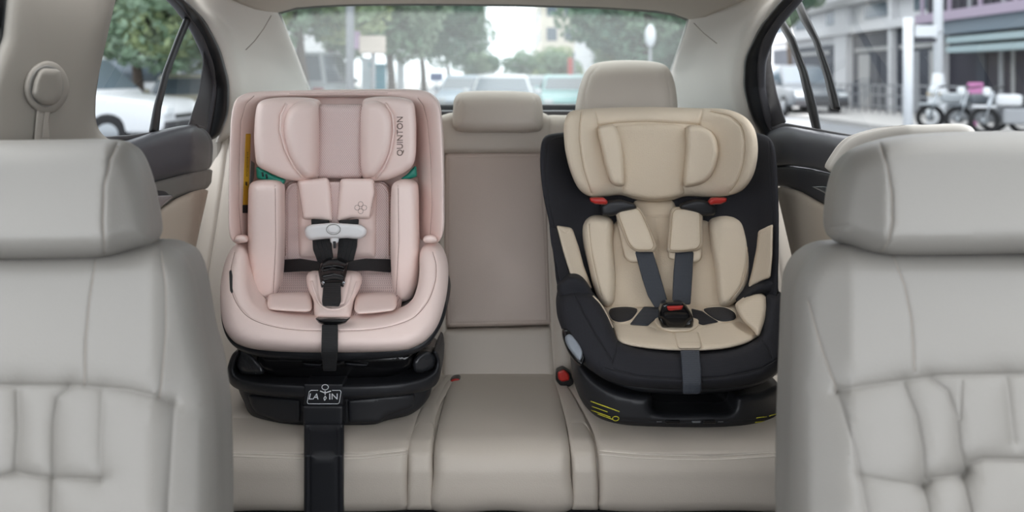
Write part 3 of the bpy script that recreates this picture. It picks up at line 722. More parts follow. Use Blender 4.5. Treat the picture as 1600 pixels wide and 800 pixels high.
# crotch pad and buckle
cpd = lp((420, 1.775), (495, 1.62))
CP = pillow('crotch_pad', sm([(479, 432), (484, 425), (494, 424), (520, 424), (548, 424), (559, 427), (565, 434), (563, 448), (552, 472), (550, 486), (546, 496), (520, 498), (494, 496), (490, 486), (490, 472), (481, 450)]), cpd, PINK, pk, R=11, front=.03, back=.03, grid=5,
            grooves=[([(496, 430), (498, 455), (501, 472), (519, 481), (538, 474), (543, 455), (548, 430)], 2.2, .005)])
seam(CP, sm([(487, 440), (494, 462), (499, 474), (510, 482), (521, 484), (533, 482), (544, 474), (550, 462), (558, 440)], closed=False), PINK, pk, r=.0028, name='piping', lift=.0005)
pillow('crotch_strap', rp([(506, 440), (532, 440), (533, 470), (530, 479), (504, 478), (503, 470)], 2), lp((440, 1.692), (480, 1.606)), WEB, pk, R=2.5, front=.004, back=.006, grid=4)
BK = pillow('harness_buckle', rp([(501, 411, 4), (512, 403, 4), (530, 403, 4), (545, 410, 5), (542, 424), (539, 438), (537, 450, 3), (531, 446), (508, 446), (502, 451, 3), (500, 440), (497, 424)], 3), lp((403, 1.77), (451, 1.68)), PLAG, pk, R=6, front=.014, back=.02, grid=3,
            grooves=[([(504, 420), (520, 416), (537, 420)], 1.6, .004), ([(505, 433), (520, 430), (536, 433)], 1.6, .004)])
for y_ in (416, 421, 436):
    seam(BK, [(505, y_+2), (513, y_), (529, y_), (537, y_+2)], PLAG, BK.o, r=.0024, name='buckle_ridge', step=2)
for x in (505, 537):
    pillow('buckle_pin', sm([(x-3, 442), (x, 439), (x+3, 442), (x, 446)]), 1.675, CHROME, BK.o, R=2, front=.004, back=.002, grid=2)
# thigh pads
for q in ([(419, 462), (424, 459), (470, 457), (484, 458), (487, 465), (487, 485), (480, 488), (440, 486), (421, 484), (417, 478)], [(555, 463), (560, 459), (600, 457), (616, 459), (620, 466), (620, 480), (614, 486), (580, 490), (558, 491), (553, 484)]):
    pillow('thigh_pad', rp(q, 7), lp((457, 1.73), (490, 1.61)), PINK, pk, R=9, front=.022, back=.02, grid=4)

# lower seat body: a padded U with a broad front lip
def dbody(px, py):
    v = np.clip((545-np.asarray(py, float))/165, 0, 1.1)
    return 1.555+.20*v**1.15+.04*np.clip(np.abs(np.asarray(px, float)-521)/178, 0, 1)**3
Uo = sm([(372, 381), (362, 388), (352, 408), (345, 440), (344, 470), (347, 500), (356, 523), (372, 538), (400, 546), (450, 550), (521, 551), (590, 550), (636, 546), (664, 533), (684, 508), (696, 470), (700, 440), (698, 410), (688, 388), (674, 381), (662, 384), (656, 396), (655, 430), (650, 455), (640, 474), (622, 488), (590, 495), (560, 497), (521, 499), (480, 497), (440, 492), (412, 484), (396, 470), (389, 450), (387, 420), (386, 396), (380, 384)], n=6)
BD = pillow('seat_body', Uo, dbody, PINK, pk, R=22, front=.05, back=.10, grid=7,
            grooves=[([(367, 392), (361, 420), (361, 450), (372, 478), (392, 498), (430, 511), (470, 516), (502, 517)], 1.8, .003), ([(528, 517), (570, 516), (610, 510), (645, 497), (668, 472), (680, 440), (681, 412), (676, 392)], 1.8, .003)])
seam(BD, sm([(367, 394), (361, 420), (361, 450), (372, 478), (392, 498), (430, 511), (470, 516), (502, 517)], closed=False), PINKT, pk, r=.0007)
seam(BD, sm([(528, 517), (570, 516), (610, 510), (645, 497), (668, 472), (680, 440), (681, 412), (676, 394)], closed=False), PINKT, pk, r=.0007)
pillow('side_tag', rp([(358, 424), (361, 421), (364, 430), (365, 456), (362, 461), (359, 455)], 2), lambda px, py: dbody(px, py)-.045, PLA, pk, R=2, front=.004, back=.004, grid=3)
# front adjuster
pillow('adjuster_slot', rp([(492, 497), (500, 498), (543, 498), (548, 496), (540, 505), (530, 508), (508, 508), (498, 505)], 2), 1.545, PLAG, pk, R=3, front=.012, back=.02, grid=3)
pillow('adjuster_strap', rp([(503, 507), (528, 507), (528, 552), (525, 580), (505, 580), (502, 552)], 2), lambda px, py: np.where(np.asarray(py) < 552, dbody(px, py)-.056, 1.50+.0006*(np.asarray(py, float)-552)), WEB, pk, R=2, front=.003, back=.003, grid=4)
# tub under the body
def dtub(px, py): return 1.62+.05*np.clip(np.abs(np.asarray(px, float)-521)/175, 0, 1)**2
TB = pillow('lower_shell', sm([(346, 480), (347, 505), (356, 530), (374, 547), (404, 557), (450, 562), (521, 564), (596, 561), (640, 555), (668, 540), (688, 512), (698, 480), (690, 460), (600, 500), (440, 500), (356, 460)]), lambda px, py: dbody(px, py)+.02, PLA, pk, R=7, front=.015, back=.2, grid=8)
# yellow warning label on the left wing
YL = pillow('warning_label', rp([(384, 209, 1), (392, 209, 1), (390, 270), (388, 333, 1), (379, 333, 1), (381, 270)], 1), lambda px, py: darch(px, py)-.027, YEL, pk, R=1.5, front=.0012, back=.001, grid=4, label='yellow warning label')
YB = pillow('label_margin', rp([(379, 320, 1), (389, 320, 1), (388, 333, 1), (379, 333, 1)], 1), lambda px, py: darch(px, py)-.0284, PLA, YL.o, R=1, front=.0008, back=.0008, grid=3)
random.seed(3)
for k in range(15):
    y_ = 238+k*2.6
    x_ = 387.2-(y_-209)*.035
    tube_world('print_line', [P(x_-random.uniform(.8, 2.2), y_, darch(x_, y_)-.0292), P(x_+random.uniform(.8, 2.2), y_+.6, darch(x_, y_)-.0292)], .0007, INK, YL.o, n=4)
for k, y_ in enumerate((284, 286, 288)):
    tube_world('print_line', [P(382.2+k*.6, y_, darch(384, y_)-.0292), P(386.5, y_+1.5, darch(384, y_)-.0292)], .0012, INK, YL.o, n=4)
pillow('grey_sticker', rp([(391, 250), (398, 255), (397, 278), (390, 300)], 1), lambda px, py: darch(px, py)-.018, CHAR2, pk, R=1, front=.001, back=.001, grid=4)

# base with label plate and support leg
bs = lambda px, py: 1.60+.10*np.clip(np.abs(np.asarray(px, float)-521)/168, 0, 1.05)**3
PB = pillow('base', sm([(372, 600), (382, 630), (392, 648), (420, 658), (445, 664), (500, 667), (545, 666), (585, 665), (600, 658), (640, 648), (662, 632), (674, 608), (660, 596), (520, 606), (390, 592)]), off(bs, .01), PLA, pk, R=9, front=.02, back=.28, grid=7)
pillow('base_skirt', rp([(386, 616), (470, 624), (470, 660), (440, 660), (400, 646), (392, 634)], 5), off(bs, -.006), PLA, pk, R=5, front=.012, back=.05, grid=5)
pillow('base_skirt', rp([(542, 624), (650, 614), (648, 636), (604, 650), (594, 661), (544, 662)], 5), off(bs, -.006), PLA, pk, R=5, front=.012, back=.05, grid=5)
FLG = pillow('base_rim', sm([(354, 588), (356, 572), (364, 552), (374, 548), (368, 566), (368, 584), (390, 594), (440, 598), (521, 600), (600, 598), (652, 592), (676, 580), (682, 564), (676, 548), (684, 548), (689, 566), (687, 590), (678, 604), (655, 613), (600, 621), (521, 624), (440, 621), (390, 614), (364, 604)], n=5), off(bs, -.02), PLA, pk, R=7, front=.022, back=.16, grid=5)
pillow('base_well', sm([(362, 560), (380, 545), (521, 552), (660, 545), (684, 560), (684, 590), (600, 606), (521, 608), (440, 606), (364, 594)]), lambda px, py: bs(px, py)+.05, PLAG, pk, R=8, front=.01, back=.12, grid=9)
pillow('turntable', sm([(405, 553), (521, 558), (640, 552), (640, 575), (600, 590), (521, 594), (440, 590), (405, 576)]), 1.63, PLAG, pk, R=8, front=.02, back=.16, grid=7)
for q in ([(372, 548), (382, 546), (396, 556), (410, 572), (412, 584), (396, 586), (376, 583), (368, 566)], [(645, 566), (656, 552), (672, 548), (682, 556), (680, 572), (668, 580), (650, 582)]):
    pillow('side_cover', sm(q), lambda px, py: bs(px, py)-.004, mat('crinkled_black', (46, 47, 50), .28, 'leather', 70, 1.0), pk, R=8, front=.02, back=.05, grid=4)
pillow('side_key', rp([(398, 580), (407, 578), (407, 583), (399, 584)], 1), 1.62, WHT, pk, R=1, front=.002, back=.002, grid=2)
for x0, x1 in ((470, 504), (536, 576)):
    pillow('base_glint_bar', rp([(x0, 566), (x1, 569), (x1-4, 573), (x0+8, 572)], 2), 1.60, PLA, pk, R=2, front=.006, back=.02, grid=3)
LPt = pillow('label_plate', rp([(474, 599, 3), (537, 599, 3), (537, 632, 3), (535, 634), (474, 634, 3)], 3), 1.566, PLA, pk, R=3, front=.008, back=.05, grid=4)
LG = lambda q, r=.0007, closed=False, nm='plate_mark': seam(LPt, q, WINK, LPt.o, r=r, name=nm, step=1.2, lift=.0007, closed=closed)
LG([(497, 610), (486, 610), (483, 612), (480, 629), (482, 631), (528, 631), (530, 629), (533, 612), (531, 610), (519, 610)])
text_on(LPt, 'LA', 490, 619.5, 9, WINK, LPt.o, w=15, lift=.001, shear=.2)
text_on(LPt, 'IN', 521, 619.5, 9, WINK, LPt.o, w=13, lift=.001)
LG([(508+5.2*math.cos(t), 605+4.2*math.sin(t)) for t in np.linspace(0, 6.28, 15)[:-1]], .0008, True, 'figure_head')
LG([(500, 611), (508, 614), (517, 611)], .0012, nm='figure_arms'); LG([(508, 611), (508, 617)], .0012, nm='figure_body')
LG([(506, 622), (508, 619), (510, 622), (507, 626), (506, 622)], .0009, nm='figure_foot')
pillow('leg_mount', rp([(472, 633, 2), (537, 633, 2), (536, 667, 3), (474, 667, 3)], 3), 1.562, PLA, pk, R=4, front=.012, back=.05, grid=5)
# the leg stands on the car floor
ld = lp((655, 1.552), (668, 1.55), (712, 1.462), (985, 1.455))
leg = pillow('support_leg', rp([(475, 662), (537, 662), (537, 979), (475, 979)], 2), ld, PLA, pk, R=4, front=.01, back=.014, grid=8, grooves=[([(484, 672), (484, 970)], 2, .003), ([(528, 672), (528, 970)], 2, .003)])
box('leg_foot', (-.415, 1.41, .301), (-.305, 1.50, .322), PLA, leg.o, bev=.008)
# ================================================================ beige and black child seat
BEI = mat('beige_cloth', (212, 197, 176), .85, 'weave', 120, .35, var=.03)
BEIM = mat('beige_honeycomb_cloth', (206, 190, 168), .88, 'leather', 330, .5, var=.03)
BEIT = mat('tan_thread', (160, 138, 108), .8)
BLF = mat('black_cloth', (29, 29, 35), .85, 'weave', 160, .3)
BLFP = mat('black_piping_cloth', (24, 24, 28), .8)
WEBG = mat('slate_webbing', (54, 58, 66), .6, 'weave', 110, .5)
GRYP = mat('grey_plastic_knob', (136, 142, 150), .45)
HIPB = mat('black_rubber_cloth', (36, 36, 40), .7, 'leather', 300, .5)
YPR = mat('yellow_print', (196, 190, 50), .6)
GPR = mat('dull_print', (110, 112, 116), .6)
bg_ = thing('child_car_seat', (.44, 1.78, .605), 'beige and black child car seat with red buckle button', 'child seat')
yb2 = lp((180, 1.985), (480, 1.85))
def dsh(px, py):
    u = np.clip(np.abs(np.asarray(px, float)-1030)/186, 0, 1.05)
    return yb2(px, py)+.02-.17*u**3
SB_ = pillow('shell_back', sm([(846, 224), (853, 213), (868, 209), (900, 205), (960, 190), (1030, 186), (1100, 190), (1160, 205), (1190, 209), (1205, 218), (1212, 240), (1216, 300), (1217, 360), (1216, 420), (1212, 468), (1180, 500), (1030, 520), (900, 500), (872, 450), (866, 410), (858, 350), (848, 300), (844, 255)]), dsh, BLF, bg_, R=14, front=.02, back=.09, grid=9,
            grooves=[([(856, 222), (852, 260), (857, 310), (868, 370)], 2, .003), ([(1202, 222), (1207, 300), (1208, 350)], 2, .003)])
seam(SB_, [(1200, 220), (1206, 260), (1208, 320), (1208, 350)], BLFP, bg_, r=.0012, name='piping')
seam(SB_, [(882, 214), (866, 216), (855, 224), (852, 260), (857, 310), (866, 350)], BLFP, bg_, r=.0012, name='piping')
# left edge strap of the shell with a woven tag
pillow('edge_strip', rp([(858, 352), (869, 354), (882, 395), (892, 436), (876, 446), (868, 410), (861, 380)], 3), lambda px, py: dsh(px, py)-.03, BLF, bg_, R=4, front=.01, back=.01, grid=4)
for k in range(6):
    a = 360+k*8
    tube_world('woven_mark', [P(863+k*2.4, a, 1.795), P(866+k*2.4, a+4.5, 1.795)], .0012, GPR, bg_, n=4)
# beige side panels on the inner flanks
LP_ = pillow('side_panel', rp([(869, 352, 3), (894, 356, 5), (904, 385), (912, 415), (926, 452, 4), (908, 446), (893, 436), (880, 395)], 3), lambda px, py: dsh(px, py)-.035, BEI, bg_, R=5, front=.012, back=.01, grid=4, grooves=[([(874, 356), (884, 364), (893, 358)], 1.6, .002)])
RP_ = pillow('side_panel', rp([(1185, 361, 4), (1208, 350, 3), (1207, 400), (1204, 434, 3), (1188, 440), (1168, 452, 4), (1176, 420), (1182, 390)], 3), lambda px, py: dsh(px, py)-.035, BEI, bg_, R=5, front=.012, back=.01, grid=4, grooves=[([(1185, 366), (1196, 362), (1206, 354)], 1.6, .002)])
# headrest
def dh2(px, py):
    u = np.clip((np.abs(np.asarray(px, float)-1022)-55)/105, 0, 1)
    return 1.90-.15*u**1.6
HB = pillow('headrest', sm([(881, 212), (882, 190), (890, 175), (908, 171), (932, 169), (1010, 167), (1090, 169), (1130, 170), (1152, 176), (1168, 186), (1179, 202), (1184, 225), (1183, 250), (1176, 276), (1160, 297), (1136, 306), (1104, 308), (1070, 307), (1050, 313), (1022, 315), (994, 312), (970, 305), (945, 307), (922, 307), (905, 296), (892, 270), (884, 240)]), dh2, BEI, bg_, R=20, front=.04, back=.05, grid=6,
            grooves=[([(908, 174), (905, 195), (905, 222), (912, 265), (924, 302)], 2.4, .009), ([(930, 176), (934, 196)], 2, .006),
                     ([(934, 196), (962, 192), (1010, 190), (1070, 193), (1092, 195)], 2.2, .008), ([(1098, 172), (1092, 195)], 2, .006),
                     ([(1110, 174), (1140, 181), (1158, 196), (1164, 220), (1162, 252), (1152, 284), (1140, 300)], 2.4, .009)])
seam(HB, sm([(908, 175), (905, 195), (905, 222), (912, 265), (924, 301)], closed=False), BEIT, bg_, r=.0007)
seam(HB, sm([(1110, 174), (1140, 181), (1158, 196), (1164, 220), (1162, 252), (1152, 284), (1141, 299)], closed=False), BEIT, bg_, r=.0007)
seam(HB, sm([(936, 196), (962, 192), (1010, 190), (1070, 193), (1090, 195)], closed=False), BEIT, bg_, r=.0007)
HBC = pillow('headrest_centre', sm([(958, 198), (975, 194), (1020, 192), (1066, 195), (1076, 205), (1076, 250), (1069, 290), (1068, 303), (1045, 310), (1022, 312), (998, 309), (974, 302), (972, 285), (968, 240)]), lambda px, py: dh2(px, py)-.030, BEIM, bg_, R=9, front=.016, back=.02, grid=6)
pillow('headrest_cushion', sm([(934, 200), (944, 195), (958, 195), (966, 206), (972, 232), (975, 270), (974, 290), (964, 291), (954, 285), (946, 262), (939, 230)]), lambda px, py: dh2(px, py)-.046, BEI, bg_, R=8, front=.03, back=.02, grid=5)
pillow('headrest_cushion', sm([(1072, 200), (1082, 195), (1098, 198), (1114, 208), (1122, 228), (1121, 250), (1113, 272), (1101, 285), (1084, 291), (1069, 291), (1068, 270), (1071, 235)]), lambda px, py: dh2(px, py)-.046, BEI, bg_, R=9, front=.03, back=.02, grid=5)
# belt guides under the headrest
for s in (-1, 1):
    mx_ = (lambda x: x) if s < 0 else (lambda x: 2057-x)
    pillow('belt_guide', rp([(mx_(a), b) for a, b in [(938, 322), (950, 314), (970, 312), (992, 318), (996, 326), (972, 332), (958, 338), (940, 337)]], 4), 1.855, PLA, bg_, R=5, front=.015, back=.03, grid=4)
    pillow('red_belt_clip', rp([(mx_(a), b) for a, b in [(921, 309), (944, 309), (950, 315), (948, 320), (930, 319), (922, 315)]], 2), 1.81, REDP, bg_, R=3, front=.01, back=.02, grid=3, label='red belt clip')
# back and side cushions
bd2 = lp((315, 1.93), (485, 1.80))
CBk = pillow('back_pad', rp([(990, 312, 6), (1052, 312, 6), (1062, 340), (1112, 345, 12), (1126, 400), (1134, 486), (935, 486), (948, 400), (958, 345, 12), (984, 340)], 8), bd2, BEIM, bg_, R=10, front=.02, back=.03, grid=7, grooves=[([(992, 338), (1050, 338)], 1.8, .003), ([(1026, 345), (1028, 470)], 4, .004)])
for q, sq in (([(908, 355), (914, 342), (926, 336), (948, 338), (958, 346), (958, 380), (962, 430), (960, 470), (952, 480), (940, 476), (928, 450), (918, 410), (910, 378)], [(920, 350), (926, 400), (940, 462)]),
              ([(1107, 352), (1112, 342), (1130, 337), (1152, 338), (1168, 347), (1176, 370), (1176, 410), (1169, 442), (1156, 465), (1140, 478), (1126, 478), (1120, 460), (1116, 420), (1110, 385)], [(1160, 350), (1167, 375), (1167, 410), (1158, 445), (1140, 470)])):
    S_ = pillow('side_bolster', sm(q), lambda px, py: bd2(px, py)-.015, BEI, bg_, R=13, front=.04, back=.05, grid=6, grooves=[(sq, 1.8, .002)])
    seam(S_, sm(sq, closed=False), BEIT, bg_, r=.0006)
random.seed(5)
for y_ in (382, 390, 398, 404):
    tube_world('woven_mark', [P(1164, y_, bd2(0, y_)-.048), P(1168, y_+2, bd2(0, y_)-.046)], .0007, BEIT, bg_, n=4)
# shoulder pads: two layers each
hd2 = lp((320, 1.885), (480, 1.765))
pillow('pad_lining', rp([(962, 336, 5), (1000, 334), (1024, 396), (1023, 407, 4), (986, 411, 6), (976, 403, 5)], 5), lambda px, py: hd2(px, py)+.004, BEI, bg_, R=5, front=.012, back=.006, grid=5)
pillow('pad_lining', rp([(1052, 334), (1096, 336, 5), (1097, 405, 6), (1088, 411, 5), (1066, 409), (1044, 404, 5), (1044, 396)], 5), lambda px, py: hd2(px, py)+.004, BEI, bg_, R=5, front=.012, back=.006, grid=5)
for q in ([(960, 331, 7), (968, 324, 5), (996, 322, 6), (1004, 332), (1018, 362), (1027, 386, 5), (1022, 394, 4), (992, 394, 8), (980, 382, 6)], [(1047, 330, 5), (1053, 323, 4), (1092, 324, 8), (1098, 332, 5), (1099, 384, 8), (1092, 392, 6), (1060, 395), (1042, 394, 4), (1043, 382)]):
    S_ = pillow('shoulder_pad', rp(q, 5), lambda px, py: hd2(px, py)-.014, BEI, bg_, R=8, front=.018, back=.01, grid=5)
    c = np.mean([a[:2] for a in q], 0)
    seam(S_, c+(rp(q, 5)-c)*np.array([.84, .90]), BEIT, bg_, r=.0007, closed=True, step=3)
pillow('shoulder_strap', rp([(992, 393), (1020, 393), (1030, 425), (1044, 474), (1024, 482), (1012, 462), (1004, 438)], 3), lambda px, py: hd2(px, py)-.008, WEBG, bg_, R=2.5, front=.003, back=.003, grid=5)
pillow('shoulder_strap', rp([(1055, 393), (1084, 393), (1082, 430), (1079, 476), (1050, 476), (1052, 430)], 3), lambda px, py: hd2(px, py)-.008, WEBG, bg_, R=2.5, front=.003, back=.003, grid=5)
# seat, hip pads, buckle
sd2 = prof((1.86, .79), (1.80, .79), (1.70, .80), (1.62, .81), (1.57, .812), (1.54, .80), (1.53, .77))
sd2 = lp((470, 1.83), (500, 1.73), (545, 1.59))
SE = pillow('seat_cushion', sm([(930, 462), (945, 474), (970, 477), (1030, 478), (1110, 478), (1150, 474), (1166, 466), (1182, 459), (1194, 461), (1197, 476), (1190, 512), (1186, 524), (1165, 537), (1125, 546), (1062, 548), (1000, 543), (966, 533), (957, 512), (944, 490)]), sd2, BEI, bg_, R=12, front=.025, back=.06, grid=6,
            grooves=[([(958, 506), (1010, 508), (1025, 514)], 2, .004), ([(1090, 514), (1110, 507), (1156, 502), (1180, 516)], 2, .004), ([(1052, 520), (1057, 544)], 1.8, .003), ([(1092, 520), (1097, 544)], 1.8, .003)])
pillow('seat_side', sm([(1151, 480), (1160, 470), (1178, 460), (1192, 459), (1198, 468), (1196, 496), (1190, 516), (1185, 526), (1174, 514), (1160, 500)]), lp((460, 1.735), (526, 1.625)), BEI, bg_, R=8, front=.022, back=.03, grid=4)
FLP = pillow('crotch_flap', rp([(1052, 518), (1091, 518), (1097, 538, 3), (1095, 545, 3), (1060, 545, 4), (1057, 538)], 2), lambda px, py: sd2(px, py)-.02, BEI, bg_, R=5, front=.012, back=.01, grid=4)
for k in range(12):
    tube_world('stitch', [P(1062+k*2.6, 536, 1.59), P(1063.6+k*2.6, 534.5, 1.59)], .0007, BEIT, bg_, n=4)
HPd = lambda px, py: sd2(px, py)-.022
for q in ([(950, 489), (954, 482), (970, 479), (990, 480), (997, 484), (992, 494), (984, 501), (968, 504), (956, 500)], [(1098, 484), (1108, 480), (1132, 480), (1148, 488), (1151, 496), (1146, 501), (1128, 503), (1114, 498)]):
    S_ = pillow('hip_pad', sm(q), HPd, HIPB, bg_, R=5, front=.012, back=.008, grid=4)
    c = np.mean(q, 0); seam(S_, c+(sm(q)-c)*.99, BEI, bg_, r=.0016, name='piping', step=3, closed=True)
pillow('lap_strap', rp([(984, 507), (994, 494), (1006, 479), (1030, 480), (1030, 494), (1012, 509)], 2), lambda px, py: sd2(px, py)-.026, WEBG, bg_, R=2.5, front=.004, back=.003, grid=4)
pillow('lap_strap', rp([(1080, 482), (1097, 486), (1123, 503), (1098, 508), (1084, 503)], 2), lambda px, py: sd2(px, py)-.026, BLF, bg_, R=2.5, front=.004, back=.003, grid=4)
pillow('buckle_pad', sm([(1022, 500), (1030, 512), (1045, 518), (1062, 519), (1080, 517), (1090, 510), (1092, 500), (1082, 496), (1030, 496)]), lambda px, py: sd2(px, py)-.024, BEI, bg_, R=6, front=.014, back=.01, grid=4)
BU = pillow('harness_buckle', rp([(1034, 474, 4), (1040, 471, 3), (1066, 471, 4), (1072, 476, 3), (1080, 488), (1084, 500), (1083, 513, 4), (1034, 513, 4), (1029, 500), (1030, 486)], 3), 1.665, PLAG, bg_, R=6, front=.018, back=.03, grid=3,
            grooves=[([(1034, 498), (1044, 510)], 1.8, .004), ([(1080, 498), (1070, 510)], 1.8, .004), ([(1040, 491), (1072, 491)], 1.4, .002)])
pillow('release_button', rp([(1041, 478, 2), (1068, 477, 2), (1066, 484, 4), (1044, 486, 4)], 3), 1.648, REDP, BU.o, R=3, front=.007, back=.004, grid=2, label='red release button')
pillow('buckle_slot', rp([(1040, 473), (1066, 473), (1064, 476), (1042, 476)], 1), 1.649, PLA, BU.o, R=1.5, front=.004, back=.002, grid=2)
# joints, tub
for q in ([(872, 460), (872, 446), (880, 437), (890, 432), (905, 434), (918, 444), (926, 458), (926, 472), (890, 476)], [(1152, 474), (1166, 460), (1180, 446), (1200, 438), (1212, 436), (1216, 450), (1216, 462), (1198, 460), (1178, 462)]):
    pillow('side_joint', sm(q), 1.75, BLF, bg_, R=9, front=.03, back=.08, grid=5)
def db2(px, py):
    v = np.clip((610-np.asarray(py, float))/150, 0, 1.1)
    return 1.565+.15*v**1.2+.05*np.clip(np.abs(np.asarray(px, float)-1055)/182, 0, 1.05)**3
tub = sm([(870, 470), (876, 458), (890, 454), (912, 456), (926, 461), (938, 474), (947, 490), (957, 512), (966, 531), (985, 539), (1010, 544), (1062, 547), (1120, 546), (1156, 540), (1184, 526), (1190, 508), (1196, 480), (1196, 464), (1202, 458), (1217, 458), (1230, 465), (1232, 490), (1231, 530), (1226, 560), (1212, 582), (1190, 596), (1150, 604), (1098, 608), (1040, 608), (990, 604), (950, 594), (924, 578), (905, 560), (888, 536), (876, 510), (870, 490)], n=6)
TU = pillow('seat_tub', tub, db2, BLF, bg_, R=16, front=.05, back=.12, grid=7,
            grooves=[([(898, 460), (912, 490), (930, 522), (955, 562)], 1.8, .003), ([(957, 566), (963, 545), (965, 532)], 1.8, .003), ([(960, 578), (1000, 588), (1060, 592), (1130, 589), (1190, 576), (1216, 560), (1228, 540)], 1.8, .003), ([(1187, 528), (1200, 545), (1207, 562)], 1.8, .003)])
for q in ([(898, 460), (912, 490), (930, 522), (955, 562)], [(957, 566), (963, 545), (965, 534)], [(945, 574), (1000, 588), (1060, 592), (1130, 589), (1190, 576), (1216, 560), (1226, 544)], [(1188, 530), (1200, 545), (1206, 560)]):
    seam(TU, sm(q, closed=False), BLFP, bg_, r=.0010)
seam(TU, sm([(927, 463), (938, 475), (948, 492), (957, 512)], closed=False), BEI, bg_, r=.0026, name='piping', lift=.002)
pillow('recline_recess', sm([(878, 516), (888, 514), (902, 526), (912, 545), (914, 562), (908, 572), (894, 560), (882, 538)]), lambda px, py: db2(px, py)-.035, PLAG, bg_, R=5, front=.012, back=.02, grid=4)
pillow('recline_knob', sm([(883, 527), (890, 522), (900, 531), (909, 546), (910, 556), (906, 564), (896, 554), (886, 540)]), lambda px, py: db2(px, py)-.047, GRYP, bg_, R=5, front=.010, back=.01, grid=3)
pillow('lower_shell', sm([(884, 540), (908, 566), (930, 584), (960, 600), (1000, 612), (1060, 616), (1120, 614), (1180, 604), (1214, 584), (1226, 560), (1220, 540), (1060, 580), (900, 530)]), lambda px, py: db2(px, py)+.03, PLA, bg_, R=8, front=.015, back=.2, grid=8)
# front adjuster strap
pillow('adjuster_strap', rp([(1063, 547), (1093, 547), (1096, 580), (1096, 612), (1092, 616), (1067, 616), (1066, 590)], 2), lambda px, py: np.where(np.asarray(py, float) < 600, db2(px, py)-.055, db2(px, 600+0*np.asarray(py))-.055), WEBG, bg_, R=2.5, front=.004, back=.004, grid=4)
# base
b2 = lambda px, py: 1.605+.12*np.clip(np.abs(np.asarray(px, float)-1062)/168, 0, 1.05)**4
BA = pillow('base', sm([(896, 575), (902, 566), (930, 592), (960, 608), (1000, 616), (1018, 618), (1022, 640), (1100, 643), (1142, 641), (1150, 618), (1190, 610), (1212, 600), (1222, 606), (1225, 630), (1223, 652), (1208, 660), (1180, 666), (1100, 670), (1024, 668), (966, 663), (934, 652), (914, 634), (902, 612), (896, 592)], n=5), b2, PLA, bg_, R=14, front=.035, back=.25, grid=6,
            grooves=[([(912, 622), (930, 643), (966, 655), (1030, 659), (1100, 660), (1180, 656), (1222, 646)], 1.6, .002)])
pillow('base_well', sm([(930, 590), (1060, 600), (1200, 594), (1214, 610), (1190, 640), (1060, 648), (960, 636), (930, 612)]), lambda px, py: b2(px, py)+.06, PLAG, bg_, R=8, front=.01, back=.15, grid=9)
for k, (x0, x1, y_) in enumerate(((923, 968, 627), (925, 949, 635), (924, 954, 641), (934, 958, 647))):
    seam(BA, [(x0, y_), (x1, y_+(x1-x0)*.36)], YPR, bg_, r=.0009 if k else .0012, name='yellow_print_line', lift=.0007)
seam(BA, [(962+5*math.cos(t), 654+3.5*math.sin(t)) for t in np.linspace(0, 6.28, 13)[:-1]], YPR, bg_, r=.001, name='yellow_print_mark', step=1.5, lift=.0007, closed=True)
for x0, x1, y0, y1 in ((1182, 1198, 653, 651), (1202, 1222, 650, 644), (1180, 1196, 660, 658), (1200, 1218, 657, 652)):
    seam(BA, [(x0, y0), (x1, y1)], YPR, bg_, r=.0010, name='yellow_print_line', lift=.0007)
for x0, x1, w_ in ((1040, 1062, 4), (1098, 1118, 4)):
    pillow('base_indicator', rp([(x0, 656), (x1, 656), (x1, 662), (x0, 662)], 1.5), 1.568, PLAG, bg_, R=2, front=.004, back=.006, grid=2)
pillow('base_indicator', rp([(1080, 658), (1096, 658), (1094, 661), (1082, 661)], 1), 1.568, GPR, bg_, R=1, front=.003, back=.004, grid=2)
for x0 in (1026, 1122):
    seam(BA, [(x0, 659), (x0+8, 659)], GPR, bg_, r=.0008, name='grey_print', lift=.0007)
# ================================================================ the street outside
ASPH = mat('asphalt', (134, 136, 140), .9, 'noise', 8, .3, var=.08, var_scale=.6)
PAVE = mat('pale_paving', (184, 182, 180), .9, 'noise', 10, .2, var=.06, var_scale=.8)
STON = mat('pale_stone', (208, 208, 210), .85, 'noise', 6, .2, var=.05, var_scale=.7)
STON2 = mat('grey_stone', (168, 168, 168), .85, 'noise', 6, .2, var=.06, var_scale=.7)
DKGL = mat('dark_shop_glass', (56, 60, 70), .5, var=.35, var_scale=.9)
DKW = mat('dark_shop_wall', (52, 50, 60), .6, var=.2, var_scale=.8)
LILAC = mat('lilac_fascia', (168, 154, 172), .7)
SLATE = mat('slate_awning', (122, 132, 142), .8)
AQUA = mat('pale_aqua_awning', (158, 176, 180), .8)
WPAINT = mat('white_paint', (224, 227, 231), .4)
GPOLE = mat('grey_pole', (150, 152, 156), .6)
BARK = mat('bark', (86, 76, 68), .9, 'noise', 12, .5)
CREAM = mat('cream_render', (216, 208, 194), .9, var=.05, var_scale=.5)
WINB = mat('house_window_glass', (96, 108, 118), .2)
PINKS = mat('pink_sign', (214, 140, 190), .6)
TEALP = mat('teal_paint', (60, 146, 166), .5)
SIGNW = mat('cream_sign_board', (214, 200, 188), .7)
SIGNP = mat('mauve_sign_board', (176, 150, 176), .7)
TYRE = mat('tyre_rubber', (26, 26, 28), .8)
RIM = mat('wheel_metal', (150, 154, 158), .35, metal=.7)
LAMPR = mat('red_lamp_lens', (150, 30, 26), .3)
LAMPW = mat('clear_lamp_lens', (226, 230, 232), .2)
def paint(n, c): return mat(n, c, .28, spec=.6)

tag(box('street', (-9.5, -40, -.1), (9.3, 170, 0.0), ASPH), kind='structure')
tag(box('pavement_left', (-60, -40, -.08), (-9.5, 170, .13), PAVE), kind='structure')
tag(box('pavement_right', (9.3, -40, -.08), (60, 170, .13), PAVE), kind='structure')

